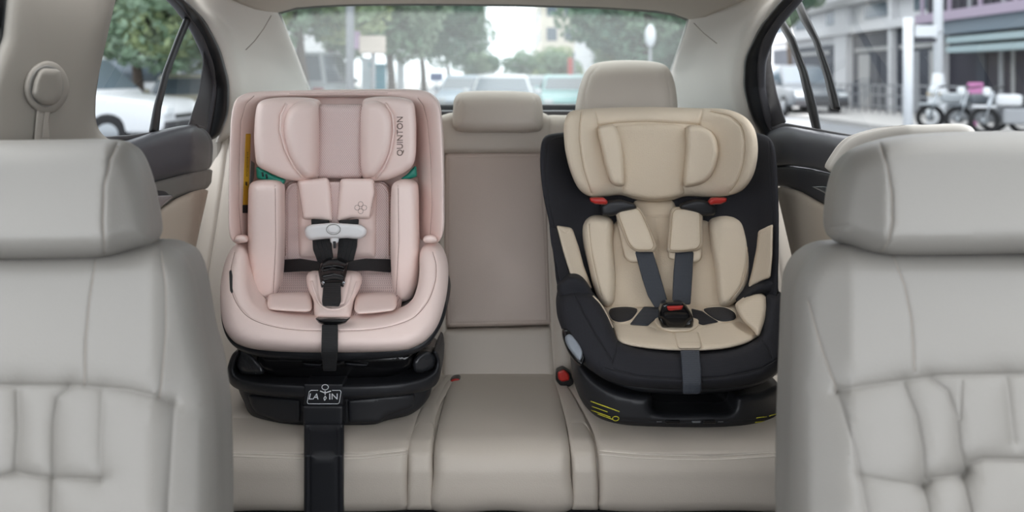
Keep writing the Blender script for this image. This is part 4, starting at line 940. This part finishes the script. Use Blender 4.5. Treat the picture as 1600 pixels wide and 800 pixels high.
# ---- trees
def leaf_mesh(name, n, rx, rz, leaf, seed, cols):
    r = np.random.default_rng(seed)
    # clumps inside an ellipsoid, leaves scattered over each clump
    k = 26; c = r.normal(size=(k, 3)); c /= np.linalg.norm(c, axis=1)[:, None]; c *= (r.uniform(.25, .8, k)**.6)[:, None]
    rad = r.uniform(.28, .42, k); w_ = r.integers(0, k, n)
    d = r.normal(size=(n, 3)); d /= np.linalg.norm(d, axis=1)[:, None]
    p = (c[w_]+d*(rad[w_]*r.uniform(.6, 1, n)**.5)[:, None])*np.array([rx, rx, rz])
    a = r.normal(size=(n, 3)); a /= np.linalg.norm(a, axis=1)[:, None]
    b = np.cross(a, r.normal(size=(n, 3))); b /= np.linalg.norm(b, axis=1)[:, None]
    s = leaf*r.uniform(.6, 1.3, n)[:, None]*.62
    V = np.stack([p-a*s, p+b*s*.45, p+a*s, p-b*s*.45], 1).reshape(-1, 3)
    me = bpy.data.meshes.new(name); me.from_pydata(V.tolist(), [], np.arange(4*n).reshape(-1, 4).tolist())
    for cc in cols: me.materials.append(cc)
    mi = r.integers(0, len(cols), k)[w_].astype(np.int32)
    me.polygons.foreach_set('material_index', mi)
    return me
G1 = [mat('leaf_green_a', (122, 152, 122), .7), mat('leaf_green_b', (104, 136, 114), .7), mat('leaf_green_c', (146, 166, 140), .7)]
G2 = [mat('leaf_light_a', (172, 186, 140), .7), mat('leaf_light_b', (152, 172, 136), .7), mat('leaf_light_c', (130, 154, 128), .7)]
G3 = [mat('leaf_dark_a', (92, 122, 104), .7), mat('leaf_dark_b', (104, 134, 112), .7), mat('leaf_dark_c', (116, 144, 118), .7)]
LM = {'mid': leaf_mesh('foliage', 13000, 1, 1, .085, 1, G1), 'light': leaf_mesh('foliage', 13000, 1, 1, .085, 2, G2), 'dark': leaf_mesh('foliage', 13000, 1, 1, .085, 3, G3)}
def tree(px, Y, zc, rx, rz, kind, label, group=None, lean=0.0):
    X = (px-CX)*Y/F
    t = thing('street_tree', (X, Y, .0 if abs(X) < 9.3 else .13), label, 'tree', group)
    z0 = t.location.z
    zz = np.linspace(0, zc-z0, 7); pts = [(lean*z*.1+.06*math.sin(z*1.7), .05*math.cos(z), z) for z in zz]
    tp = np.interp(zz, [0, zc], [.17+.03*rx, .07])
    o = tube_world('trunk', [np.array(p)+np.array(t.location) for p in pts], .2, BARK, t, n=8, taper=tp*.62)
    for k in range(4):
        a = k*1.6+px; b0 = np.array(pts[4])+np.array(t.location)
        tube_world('branch', [b0, b0+np.array([math.cos(a)*rx*.25, math.sin(a)*rx*.25, rz*.3]), b0+np.array([math.cos(a)*rx*.55, math.sin(a)*rx*.55, rz*.55])], .07, BARK, t, n=6, taper=[.09, .06, .03])
    f = bpy.data.objects.new('foliage', LM[kind]); COL.objects.link(f); f.parent = t
    f.location = (lean*(zc-z0)*.1, 0, zc-z0); f.scale = (rx, rx, rz); f.rotation_euler = (0, 0, px*.7)
    return t
GT = 'street trees along the road'
tree(470, 17, 4.1, 2.6, 2.4, 'light', 'light green tree filling the left end of the rear window', GT)
tree(520, 26, 5.0, 2.7, 3.0, 'mid', 'tall tree directly behind the grey utility pole', GT)
tree(609, 22, 4.2, 2.5, 2.3, 'mid', 'street tree whose dark trunk stands right of the cream sign board', GT)
tree(660, 31, 4.6, 2.4, 2.6, 'dark', 'dark green tree right of centre of the left tree row, behind the blue sign', GT)
tree(700, 44, 4.0, 2.2, 2.3, 'dark', 'dark rounded tree ending the left tree row against the white sky', GT)
tree(748, 66, 2.6, 2.2, 1.6, 'mid', 'small far tree low on the left side of the street', GT)
tree(838, 60, 2.0, 2.6, 1.5, 'mid', 'low round far tree in the middle of the rear window below the buildings', GT)
tree(868, 52, 2.0, 1.7, 1.4, 'light', 'low far tree beside the red hanging sign', GT)
tree(955, 30, 3.3, 1.5, 1.8, 'light', 'bright green tree behind the right rear headrest', GT)
tree(1010, 24, 3.4, 2.4, 2.1, 'dark', 'dark tree behind the white globe lamp in the rear window', GT)
tree(1068, 27, 3.2, 2.2, 2.3, 'mid', 'green tree at the right end of the rear window', GT)
tree(212, 17, 3.5, 2.7, 2.2, 'light', 'light green tree hanging over the left side window', GT)
tree(268, 20, 3.7, 2.4, 2.1, 'mid', 'dark leafed tree behind the divider of the left side window', GT)
tree(165, 26.8, 3.9, 2.6, 2.1, 'mid', 'leafy tree behind the left door pillar edge', GT)
tree(1234, 31, 4.9, 1.4, 1.4, 'mid', 'tree top showing above the right side window divider', GT)

# ---- buildings
def facade(name, label, X0, X1, Y0, Y1, z1, m):
    t = thing(name, ((X0+X1)/2, (Y0+Y1)/2, .13), label, 'building', 'street buildings')
    box('wall', (X0, Y0, .13), (X1, Y1, z1), m, t)
    return t
# right: long shop building, wall plane at X = 13.5
XB = 13.5
rbz = facade('shop_building', 'long pale stone building with dark shop fronts seen through the right side window', XB, 24, 13, 55, 9.0, STON)
def yb_(px): return XB*F/(px-CX)
def zz_(py, Y): return ZC-(py-HY)*Y/F
def shop(pa, pb, ztop, m, name='shop_front', d=.06, z0=.16):
    ya, yb2_ = sorted((yb_(pa), yb_(pb)))
    return box(name, (XB-d, ya, z0), (XB+.05, yb2_, ztop), m, rbz)
shop(1335, 1400, 3.0, DKGL); shop(1402, 1478, 3.15, DKGL); shop(1484, 1700, 3.05, DKW); shop(1210, 1312, 2.7, DKGL)
for pa, pb in ((1313, 1332), (1398, 1404), (1477, 1486)):
    shop(pa, pb, 4.2, STON, 'pilaster', .25)
for z, m_, d in ((3.05, STON, .35), (4.15, STON2, .4), (5.4, STON, .3)):
    box('cornice', (XB-d, 21.0, z), (XB, 55, z+.28), m_, rbz)
for pa, pb in ((1340, 1395), (1410, 1470), (1250, 1300)):
    shop(pa, pb, 2.45, STON2, 'transom', .12, 2.3)
for k, (pa, pb) in enumerate(((1345, 1362), (1366, 1376), (1430, 1440), (1456, 1462), (1530, 1545), (1565, 1572), (1585, 1590))):
    shop(pa, pb, 2.2, (STON2, DKGL, GPOLE)[k % 3], 'door_panel', .09)
for k in range(9):
    ya = 24+k*3.6
    box('upper_window', (XB-.05, ya, 3.55), (XB+.05, ya+1.7, 4.05), WINB, rbz); box('upper_window', (XB-.05, ya, 4.7), (XB+.05, ya+1.7, 5.3), WINB, rbz)
box('fascia', (XB-.7, 13, 3.02), (XB, 24.4, 3.3), LILAC, rbz, label='lilac fascia board')
box('fascia', (XB-.55, 13, 2.62), (XB, 24.4, 3.02), SLATE, rbz, label='slate blue fascia board')
for z in (2.05, 2.32):
    box('awning_slat', (XB-.9, 13, z), (XB-.1, 22.3, z+.17), AQUA, rbz, label='pale aqua awning board')
for k in range(22):
    y_ = 13.6+k*.5
    box('balcony_bar', (XB-.62, y_, 3.3), (XB-.56, y_+.12, 4.2), (LILAC, GPOLE, DKW)[k % 3], rbz)
box('balcony_back', (XB-.3, 13, 3.3), (XB-.2, 24.4, 5), DKW, rbz)
rl = thing('railing', (12.2, 27, .13), 'grey pavement railing in front of the shop fronts', 'railing')
for z in (.35, .72, 1.05): box('rail', (12.18, 20.5, z), (12.22, 34, z+.05), GPOLE, rl)
for k in range(28): box('post', (12.18, 20.5+.5*k, .13), (12.22, 20.54+.5*k, 1.08), GPOLE, rl)

fb = facade('apartment_building', 'tall cream building far down the right side of the street', 3.1, 9.5, 82, 110, 10.5, CREAM)
for k in range(4):
    for j in range(3): box('window', (3.06, 84+6*k, 2.6+2.6*j), (3.14, 87+6*k, 4.0+2.6*j), WINB, fb)
for k in range(3):
    for j in range(3): box('window', (3.7+1.9*k, 81.95, 2.6+2.6*j), (4.8+1.9*k, 82.05, 4.0+2.6*j), WINB, fb)
fb2 = facade('apartment_building', 'pale building standing behind the trees at the right of the rear window', 6.2, 16, 56, 76, 8.4, STON)
for k in range(4):
    for j in range(3): box('window', (6.6+2.3*k, 55.95, 1.8+2.2*j), (7.8+2.3*k, 56.05, 3.1+2.2*j), WINB, fb2)
lb = facade('apartment_building', 'white building half hidden behind the left row of trees', -24, -13.2, 30, 60, 7.2, STON)
for k in range(8):
    for j in range(2): box('window', (-13.25, 31+3.6*k, 1.2+2.9*j), (-13.15, 32.9+3.6*k, 2.9+2.9*j), WINB, lb)
for k in range(4): box('window', (-22.5+2.4*k, 29.95, 1.2), (-21.2+2.4*k, 30.05, 2.9), WINB, lb)
lb2 = facade('apartment_building', 'grey building behind the parked cars in the left side window', -42, -25.5, 30, 46, 5.6, STON2)
for k in range(6): box('window', (-41+2.6*k, 29.95, 1.4), (-39.4+2.6*k, 30.05, 3.0), WINB, lb2)

# ---- poles and signs
def pole(name, px, Y, z1, r0, r1, m, label, cat='pole', base=None):
    X = (px-CX)*Y/F; g = 0 if abs(X) < 9.3 else .13
    t = thing(name, (X, Y, g), label, cat)
    tube_world('shaft', [(X, Y, g), (X, Y, (g+z1)/2), (X, Y, z1)], r0, m, t, n=12, taper=[r0, (r0+r1)/2, r1])
    tube_world('foot', [(X, Y, g), (X, Y, g+.12)], r0*1.7, m, t, n=12)
    return t, X, g
pole('utility_pole', 547, 15, 7.5, .085, .075, GPOLE, 'grey utility pole rising through the left half of the rear window')
t, X, g = pole('street_lamp', 1466, 18.3, 7.5, .11, .10, WPAINT, 'white street lamp post with a flared ornate foot', 'lamp post')
zb = [g, g+.5, g+.56, g+.72, g+.80, g+.92, g+1.05, g+1.3]
tube_world('flared_foot', [(X, 18.3, z) for z in zb], .2, WPAINT, t, n=14, taper=[.27, .26, .23, .22, .24, .19, .15, .115])
tube_world('foot_ring', [(X, 18.3, g+.78), (X, 18.3, g+.84)], .25, mat('buff_ring', (190, 172, 140), .6), t, n=14)
t, X, g = pole('sign_pole', 1419, 16.5, 2.62, .10, .10, WPAINT, 'slim white pole left of the ornate street lamp')
t = thing('hanging_sign', P(1448, 62, 17.8), 'white hanging sign board between the two white poles', 'sign')
box('sign_board', P(1430, 58, 17.8)-np.array([0, .04, 0]), P(1464, 40, 17.8)+np.array([0, .04, 0]), WPAINT, t, bev=.02)
box('lower_panel', P(1434, 66, 17.8)-np.array([0, .04, 0]), P(1462, 60, 17.8)+np.array([0, .04, 0]), DKW, t)
tube_world('bracket', [P(1448, 50, 17.8), P(1470, 50, 18.2)], .03, WPAINT, t)
t = thing('stall_sign', P(1523, 168, 19), 'small pink sign on a stand in front of the dark shop', 'sign')
o = P(1523, 139, 19)
tube_world('stand', [(o[0], 19, .13), (o[0], 19, o[2])], .05, PINKS, t)
box('sign_board', (o[0]-.2, 18.95, o[2]-.12), (o[0]+.2, 19.0, o[2]+.16), PINKS, t, bev=.03)
t = thing('shop_sign', P(577, 137, 17), 'cream sign board with a mauve end beside the grey utility pole', 'sign')
a, b = P(562, 84, 17), P(602, 56, 17)
box('sign_board', (a[0], 16.9, a[2]), (b[0], 17.1, b[2]), SIGNW, t, bev=.03); box('sign_end', (a[0]-.13, 16.88, a[2]+.1), (a[0], 17.12, b[2]+.1), SIGNP, t, bev=.02)
tube_world('sign_post', [(a[0]+.3, 17, 0), (a[0]+.3, 17, b[2])], .05, GPOLE, t)
t = thing('kiosk', P(592, 137, 30), 'teal booth standing under the left row of trees', 'booth')
o = P(592, 137, 30)
box('body', (o[0]-.25, 29.7, .0), (o[0]+.25, 30.3, 1.75), TEALP, t, bev=.03); box('roof', (o[0]-.32, 29.6, 1.75), (o[0]+.32, 30.4, 1.86), TEALP, t, bev=.03)
t = thing('kiosk', P(575, 137, 31), 'white booth standing just left of the teal one', 'booth')
o = P(575, 137, 31)
box('body', (o[0]-.22, 30.7, 0), (o[0]+.22, 31.3, 2.0), WPAINT, t, bev=.03); box('roof', (o[0]-.28, 30.6, 2.0), (o[0]+.28, 31.4, 2.1), WPAINT, t, bev=.03)
t = thing('gate_pillar', P(626, 137, 26), 'white upright pillar under the left trees', 'pillar')
o = P(626, 137, 26)
box('shaft', (o[0]-.12, 25.9, 0), (o[0]+.12, 26.1, 1.9), WPAINT, t, bev=.02); box('cap', (o[0]-.18, 25.82, 1.9), (o[0]+.18, 26.18, 2.0), WPAINT, t, bev=.02)
t = thing('street_sign', P(682, 122, 30), 'small blue street sign under the left trees', 'sign')
o = P(682, 122, 30)
tube_world('post', [(o[0], 30, 0), (o[0], 30, o[2]+.2)], .03, GPOLE, t); box('sign_board', (o[0]-.25, 29.95, o[2]-.12), (o[0]+.25, 29.99, o[2]+.2), mat('blue_sign', (70, 96, 150), .5), t, bev=.01)
t = thing('shop_sign', P(891, 104, 40), 'red upright hanging sign left of the right rear headrest', 'sign')
o = P(891, 104, 40)
box('sign_board', (o[0]-.12, 39.9, o[2]-.45), (o[0]+.12, 40.1, o[2]+.45), mat('red_sign', (196, 92, 86), .6), t, bev=.03); tube_world('post', [(o[0]+.2, 40, 0), (o[0]+.2, 40, o[2]+.5)], .05, GPOLE, t)
tube_world('bracket', [(o[0], 40, o[2]+.4), (o[0]+.2, 40, o[2]+.4)], .03, GPOLE, t)
t, X, g = pole('street_lamp', 1016, 19, 2.1, .045, .035, GPOLE, 'white globe lamp seen at the right of the rear window', 'lamp post')
tube_world('globe', [(X, 19, 2.1+z) for z in (0, .06, .16, .28, .40, .50, .55)], .1, WPAINT, t, n=12, taper=[.05, .1, .13, .14, .12, .07, .02])

# ---- vehicles: built facing +y, on their wheels
def car(px, Y, rz, kind, pm, label, X=None):
    X = (px-CX)*Y/F if X is None else X
    t = thing('parked_car', (X, Y, 0), label, 'car', 'cars on the street', rz=rz)
    if kind == 'suv': Lh, Wd, zb_, zh, zr = 2.3, .92, .38, 1.05, 1.78
    elif kind == 'van': Lh, Wd, zb_, zh, zr = 2.4, .92, .35, 1.15, 2.05
    else: Lh, Wd, zb_, zh, zr = 2.2, .88, .28, .88, 1.42
    def solid(name, prof_, hw, m, par, tumble=0.0, bev=.05):
        bm = bmesh.new()
        zmax = max(p[1] for p in prof_); zmin = min(p[1] for p in prof_)
        L_ = []
        for sx in (-1, 1):
            L_.append([bm.verts.new((sx*(hw-tumble*(z-zmin)/(zmax-zmin+1e-6)), y, z)) for y, z in prof_])
        n = len(prof_)
        bm.faces.new(L_[0][::-1]); bm.faces.new(L_[1])
        for i in range(n): bm.faces.new([L_[0][i], L_[0][(i+1) % n], L_[1][(i+1) % n], L_[1][i]])
        bmesh.ops.recalc_face_normals(bm, faces=bm.faces[:])
        if bev: bmesh.ops.bevel(bm, geom=bm.edges[:], offset=bev, segments=3, affect='EDGES', profile=.6)
        V = [tuple(v.co) for v in bm.verts]; bm.verts.index_update(); Fc = [[v.index for v in f.verts] for f in bm.faces]; bm.free()
        return link(name, V, Fc, m, par, smooth=True, local=True)
    solid('body', [(-Lh, zb_), (-Lh-.04, .6), (-Lh+.03, zh-.02), (-1.2, zh+.03), (1.0, zh), (Lh-.25, zh-.12), (Lh, zh-.3), (Lh+.02, .5), (Lh-.05, zb_)], Wd, pm, t, .04, .07)
    if kind == 'car': cab = [(-1.75, zh-.02), (-1.05, zr-.06), (-.3, zr), (.35, zr-.05), (1.15, zh-.02)]
    else: cab = [(-Lh+.06, zh-.02), (-Lh+.25, zr-.05), (-.3, zr), (.45, zr-.04), (1.15, zh-.02)]
    solid('cabin', cab, Wd-.05, pm, t, .18, .05)
    # glazing: side bands, front and rear screens standing a touch proud of the cabin
    inner = [(y*.90-.02, zh+.05 if i in (0, len(cab)-1) else z-.09) for i, (y, z) in enumerate(cab)]
    solid('side_glazing', inner, Wd-.035, WINB, t, .17, .0)
    def screen(a, b, nm):
        (y0, z0), (y1, z1) = a, b
        d = np.array([y1-y0, z1-z0]); nv = np.array([-d[1], d[0]]); nv = nv/np.linalg.norm(nv)*.012
        if nv[1] < 0: nv = -nv
        w0, w1 = Wd-.14, Wd-.26
        p = lambda f, s, w_: (s*w_, y0+d[0]*f+nv[0], z0+d[1]*f+nv[1])
        V = [p(.14, -1, w0), p(.14, 1, w0), p(.9, 1, w1), p(.9, -1, w1)]
        V2 = [(x, y-nv[0]*2, z-nv[1]*2) for x, y, z in V]
        link(nm, V+V2, [[0, 1, 2, 3], [7, 6, 5, 4], [0, 4, 5, 1], [1, 5, 6, 2], [2, 6, 7, 3], [3, 7, 4, 0]], WINB, t, smooth=False, local=True)
    screen(cab[0], cab[1], 'rear_screen'); screen(cab[-1], cab[-2], 'windscreen')
    wr = .31 if kind == 'car' else .36
    for sx in (-1, 1):
        for y in (-1.35, 1.35):
            xo = sx*(Wd-.10)
            w_ = tube_local('wheel', [(xo-.1, y, wr), (xo-.085, y, wr), (xo+.085, y, wr), (xo+.1, y, wr)], [wr*.86, wr, wr, wr*.86], TYRE, t)
            tube_local('hubcap', [(xo+sx*.09, y, wr), (xo+sx*.108, y, wr)], [wr*.6, wr*.5], RIM, w_)
        xl = sx*(Wd-.22)
        box('tail_lamp', (xl-.14, -Lh-.07, zh-.24), (xl+.14, -Lh+.02, zh-.08), LAMPR, t, bev=.02, local=True)
        box('head_lamp', (xl-.15, Lh-.12, zh-.36), (xl+.15, Lh+.045, zh-.22), LAMPW, t, bev=.02, local=True)
        box('door_mirror', (sx*Wd-.02 if sx > 0 else -Wd-.16, .72, zh+.02), (Wd+.16 if sx > 0 else -Wd+.02, .84, zh+.16), pm, t, bev=.03, local=True)
    box('bumper', (-Wd+.04, -Lh-.08, zb_+.02), (Wd-.04, -Lh+.1, zb_+.2), BLK2, t, bev=.03, local=True)
    box('bumper', (-Wd+.04, Lh-.12, zb_), (Wd-.04, Lh+.07, zb_+.2), BLK2, t, bev=.03, local=True)
    box('grille', (-.45, Lh-.05, zb_+.24), (.45, Lh+.035, zh-.36), BLK, t, bev=.01, local=True)
    return t
def tube_local(name, pts, taper, m, parent):
    pts = np.asarray(pts, float); n = 20; V = []; Fc = []
    for (x, y, z), r in zip(pts, taper):
        V += [(x, y+r*math.cos(2*math.pi*j/n), z+r*math.sin(2*math.pi*j/n)) for j in range(n)]
    for i in range(len(pts)-1):
        Fc += [[i*n+j, i*n+(j+1) % n, (i+1)*n+(j+1) % n, (i+1)*n+j] for j in range(n)]
    Fc += [list(range(n))[::-1], [(len(pts)-1)*n+j for j in range(n)]]
    return link(name, V, Fc, m, parent, local=True)
WH = paint('white_car_paint', (212, 214, 217)); SV = paint('silver_car_paint', (170, 176, 180)); BEG = paint('beige_car_paint', (196, 190, 172)); DGR = paint('dark_grey_car_paint', (92, 98, 104)); TEA = paint('pale_teal_car_paint', (150, 196, 196)); BLU = paint('pale_blue_car_paint', (176, 190, 204))
car(785, 21, math.pi, 'car', WH, 'white car in the middle of the street right behind the rear window')
car(727, 27, math.pi, 'car', BLU, 'pale blue car left of the white car on the street')
car(882, 26, math.pi, 'car', TEA, 'pale teal car on the street left of the tall rear headrest')
car(843, 36, math.pi, 'car', SV, 'silver car further back between the white and the teal car')
car(757, 48, math.pi, 'car', WH, 'small far white car left of the street middle')
car(492, 22, 0, 'van', SV, 'pale van seen low at the left end of the rear window')
car(0, 14, -math.pi/2, 'suv', WH, 'white car whose bonnet fills the lower left side window', X=-8.25)
car(0, 19.5, .5, 'car', BEG, 'beige estate car behind the left window divider', X=-8.2)
car(0, 24, math.pi/2, 'van', WH, 'white van far behind in the left side window', X=-12.3)
car(0, 20.5, math.pi/2, 'suv', DGR, 'dark grey car far left behind the white bonnet', X=-13.5)
car(1243, 27.5, math.pi, 'suv', DGR, 'dark grey car behind the divider of the right side window')

# ---- motorcycles by the kerb
def motorcycle(px, Y, rz, pm, label):
    X = (px-CX)*Y/F
    t = thing('motorcycle', (X, Y, .13 if X > 9.3 else 0), label, 'motorcycle', 'motorcycles by the kerb', rz=rz)
    for y in (-.62, .62):
        a = np.linspace(0, 2*math.pi, 25)[:-1]
        n = 8; V = []; Fc = []
        for i, an in enumerate(a):
            for j in range(n):
                b = 2*math.pi*j/n; r = .245+.055*math.cos(b)
                V.append((.055*math.sin(b), y+r*math.cos(an), .30+r*math.sin(an)))
        k = len(a)
        for i in range(k):
            for j in range(n): Fc.append([i*n+j, i*n+(j+1) % n, ((i+1) % k)*n+(j+1) % n, ((i+1) % k)*n+j])
        w_ = link('wheel', V, Fc, TYRE, t, local=True)
        tube_local('hub', [(-.05, y, .3), (.05, y, .3)], [.08, .08], RIM, w_)
        box('mudguard', (-.07, y-.22, .57), (.07, y+.22, .63), pm, t, bev=.02, local=True)
    box('engine', (-.15, -.28, .25), (.15, .3, .58), GPOLE, t, bev=.05, local=True)
    box('fuel_tank', (-.16, -.05, .62), (.16, .42, .86), pm, t, bev=.07, local=True)
    box('seat', (-.15, -.72, .68), (.15, -.04, .82), BLK, t, bev=.05, local=True)
    box('tail', (-.1, -.92, .66), (.1, -.68, .84), pm, t, bev=.04, local=True)
    for s in (-1, 1):
        tube_free('fork', [(s*.08, .62, .3), (s*.09, .46, .92)], .022, CHROME, t)
    tube_free('handlebar', [(-.36, .30, 1.02), (-.12, .44, .98), (.12, .44, .98), (.36, .30, 1.02)], .018, BLK, t)
    box('headlamp', (-.1, .5, .82), (.1, .64, 1.0), LAMPW, t, bev=.05, local=True)
    return t
def tube_free(name, pts, r, m, parent):
    off_ = np.array(root_of(parent))
    return tube_world(name, [np.array(p)+off_ for p in pts], r, m, parent, n=7)
motorcycle(1502, 17.2, 1.2, SV, 'silver motorcycle parked just right of the ornate street lamp')
motorcycle(1548, 16.4, 1.35, DGR, 'dark motorcycle parked in the middle of the kerbside row')
motorcycle(1592, 15.8, 1.2, WH, 'white motorcycle parked at the right end of the kerbside row')
# ================================================================ camera, light
cam = bpy.data.cameras.new('camera'); co = bpy.data.objects.new('camera', cam); COL.objects.link(co)
co.location = (0, 0, ZC); co.rotation_euler = (math.pi/2, 0, 0)
cam.sensor_width = 36; cam.lens = 36*F/1600; cam.shift_y = -(400-HY)/1600; cam.clip_start = .02; cam.clip_end = 500
cam.dof.use_dof = True; cam.dof.focus_distance = 1.6; cam.dof.aperture_fstop = (cam.lens/1000)/.011
SC.camera = co
w = bpy.data.worlds.new('overcast_sky'); SC.world = w; w.use_nodes = True
N = w.node_tree.nodes; L = w.node_tree.links; bg = N['Background']
tc = N.new('ShaderNodeTexCoord'); sp = N.new('ShaderNodeSeparateXYZ'); L.new(tc.outputs['Generated'], sp.inputs[0])
cr = N.new('ShaderNodeValToRGB'); cr.color_ramp.elements[0].position = .0; cr.color_ramp.elements[0].color = (.86, .9, .95, 1)
cr.color_ramp.elements[1].position = .8; cr.color_ramp.elements[1].color = (.95, .97, 1, 1)
L.new(sp.outputs['Z'], cr.inputs[0]); L.new(cr.outputs[0], bg.inputs[0]); bg.inputs[1].default_value = 1.0
su = bpy.data.lights.new('sun', 'SUN'); so = bpy.data.objects.new('sun', su); COL.objects.link(so)
su.energy = .5; su.angle = math.radians(60); su.color = (1, .97, .92)
so.rotation_euler = (math.radians(-12), math.radians(10), 0)
SC.view_settings.view_transform = 'Standard'; SC.view_settings.look = 'None'; SC.view_settings.gamma = 1
SC.view_settings.use_curve_mapping = False; SC.view_settings.exposure = 2.45
SC.cycles.use_denoising = True; SC.cycles.max_bounces = 10; SC.cycles.transparent_max_bounces = 24
SC.cycles.diffuse_bounces = 6
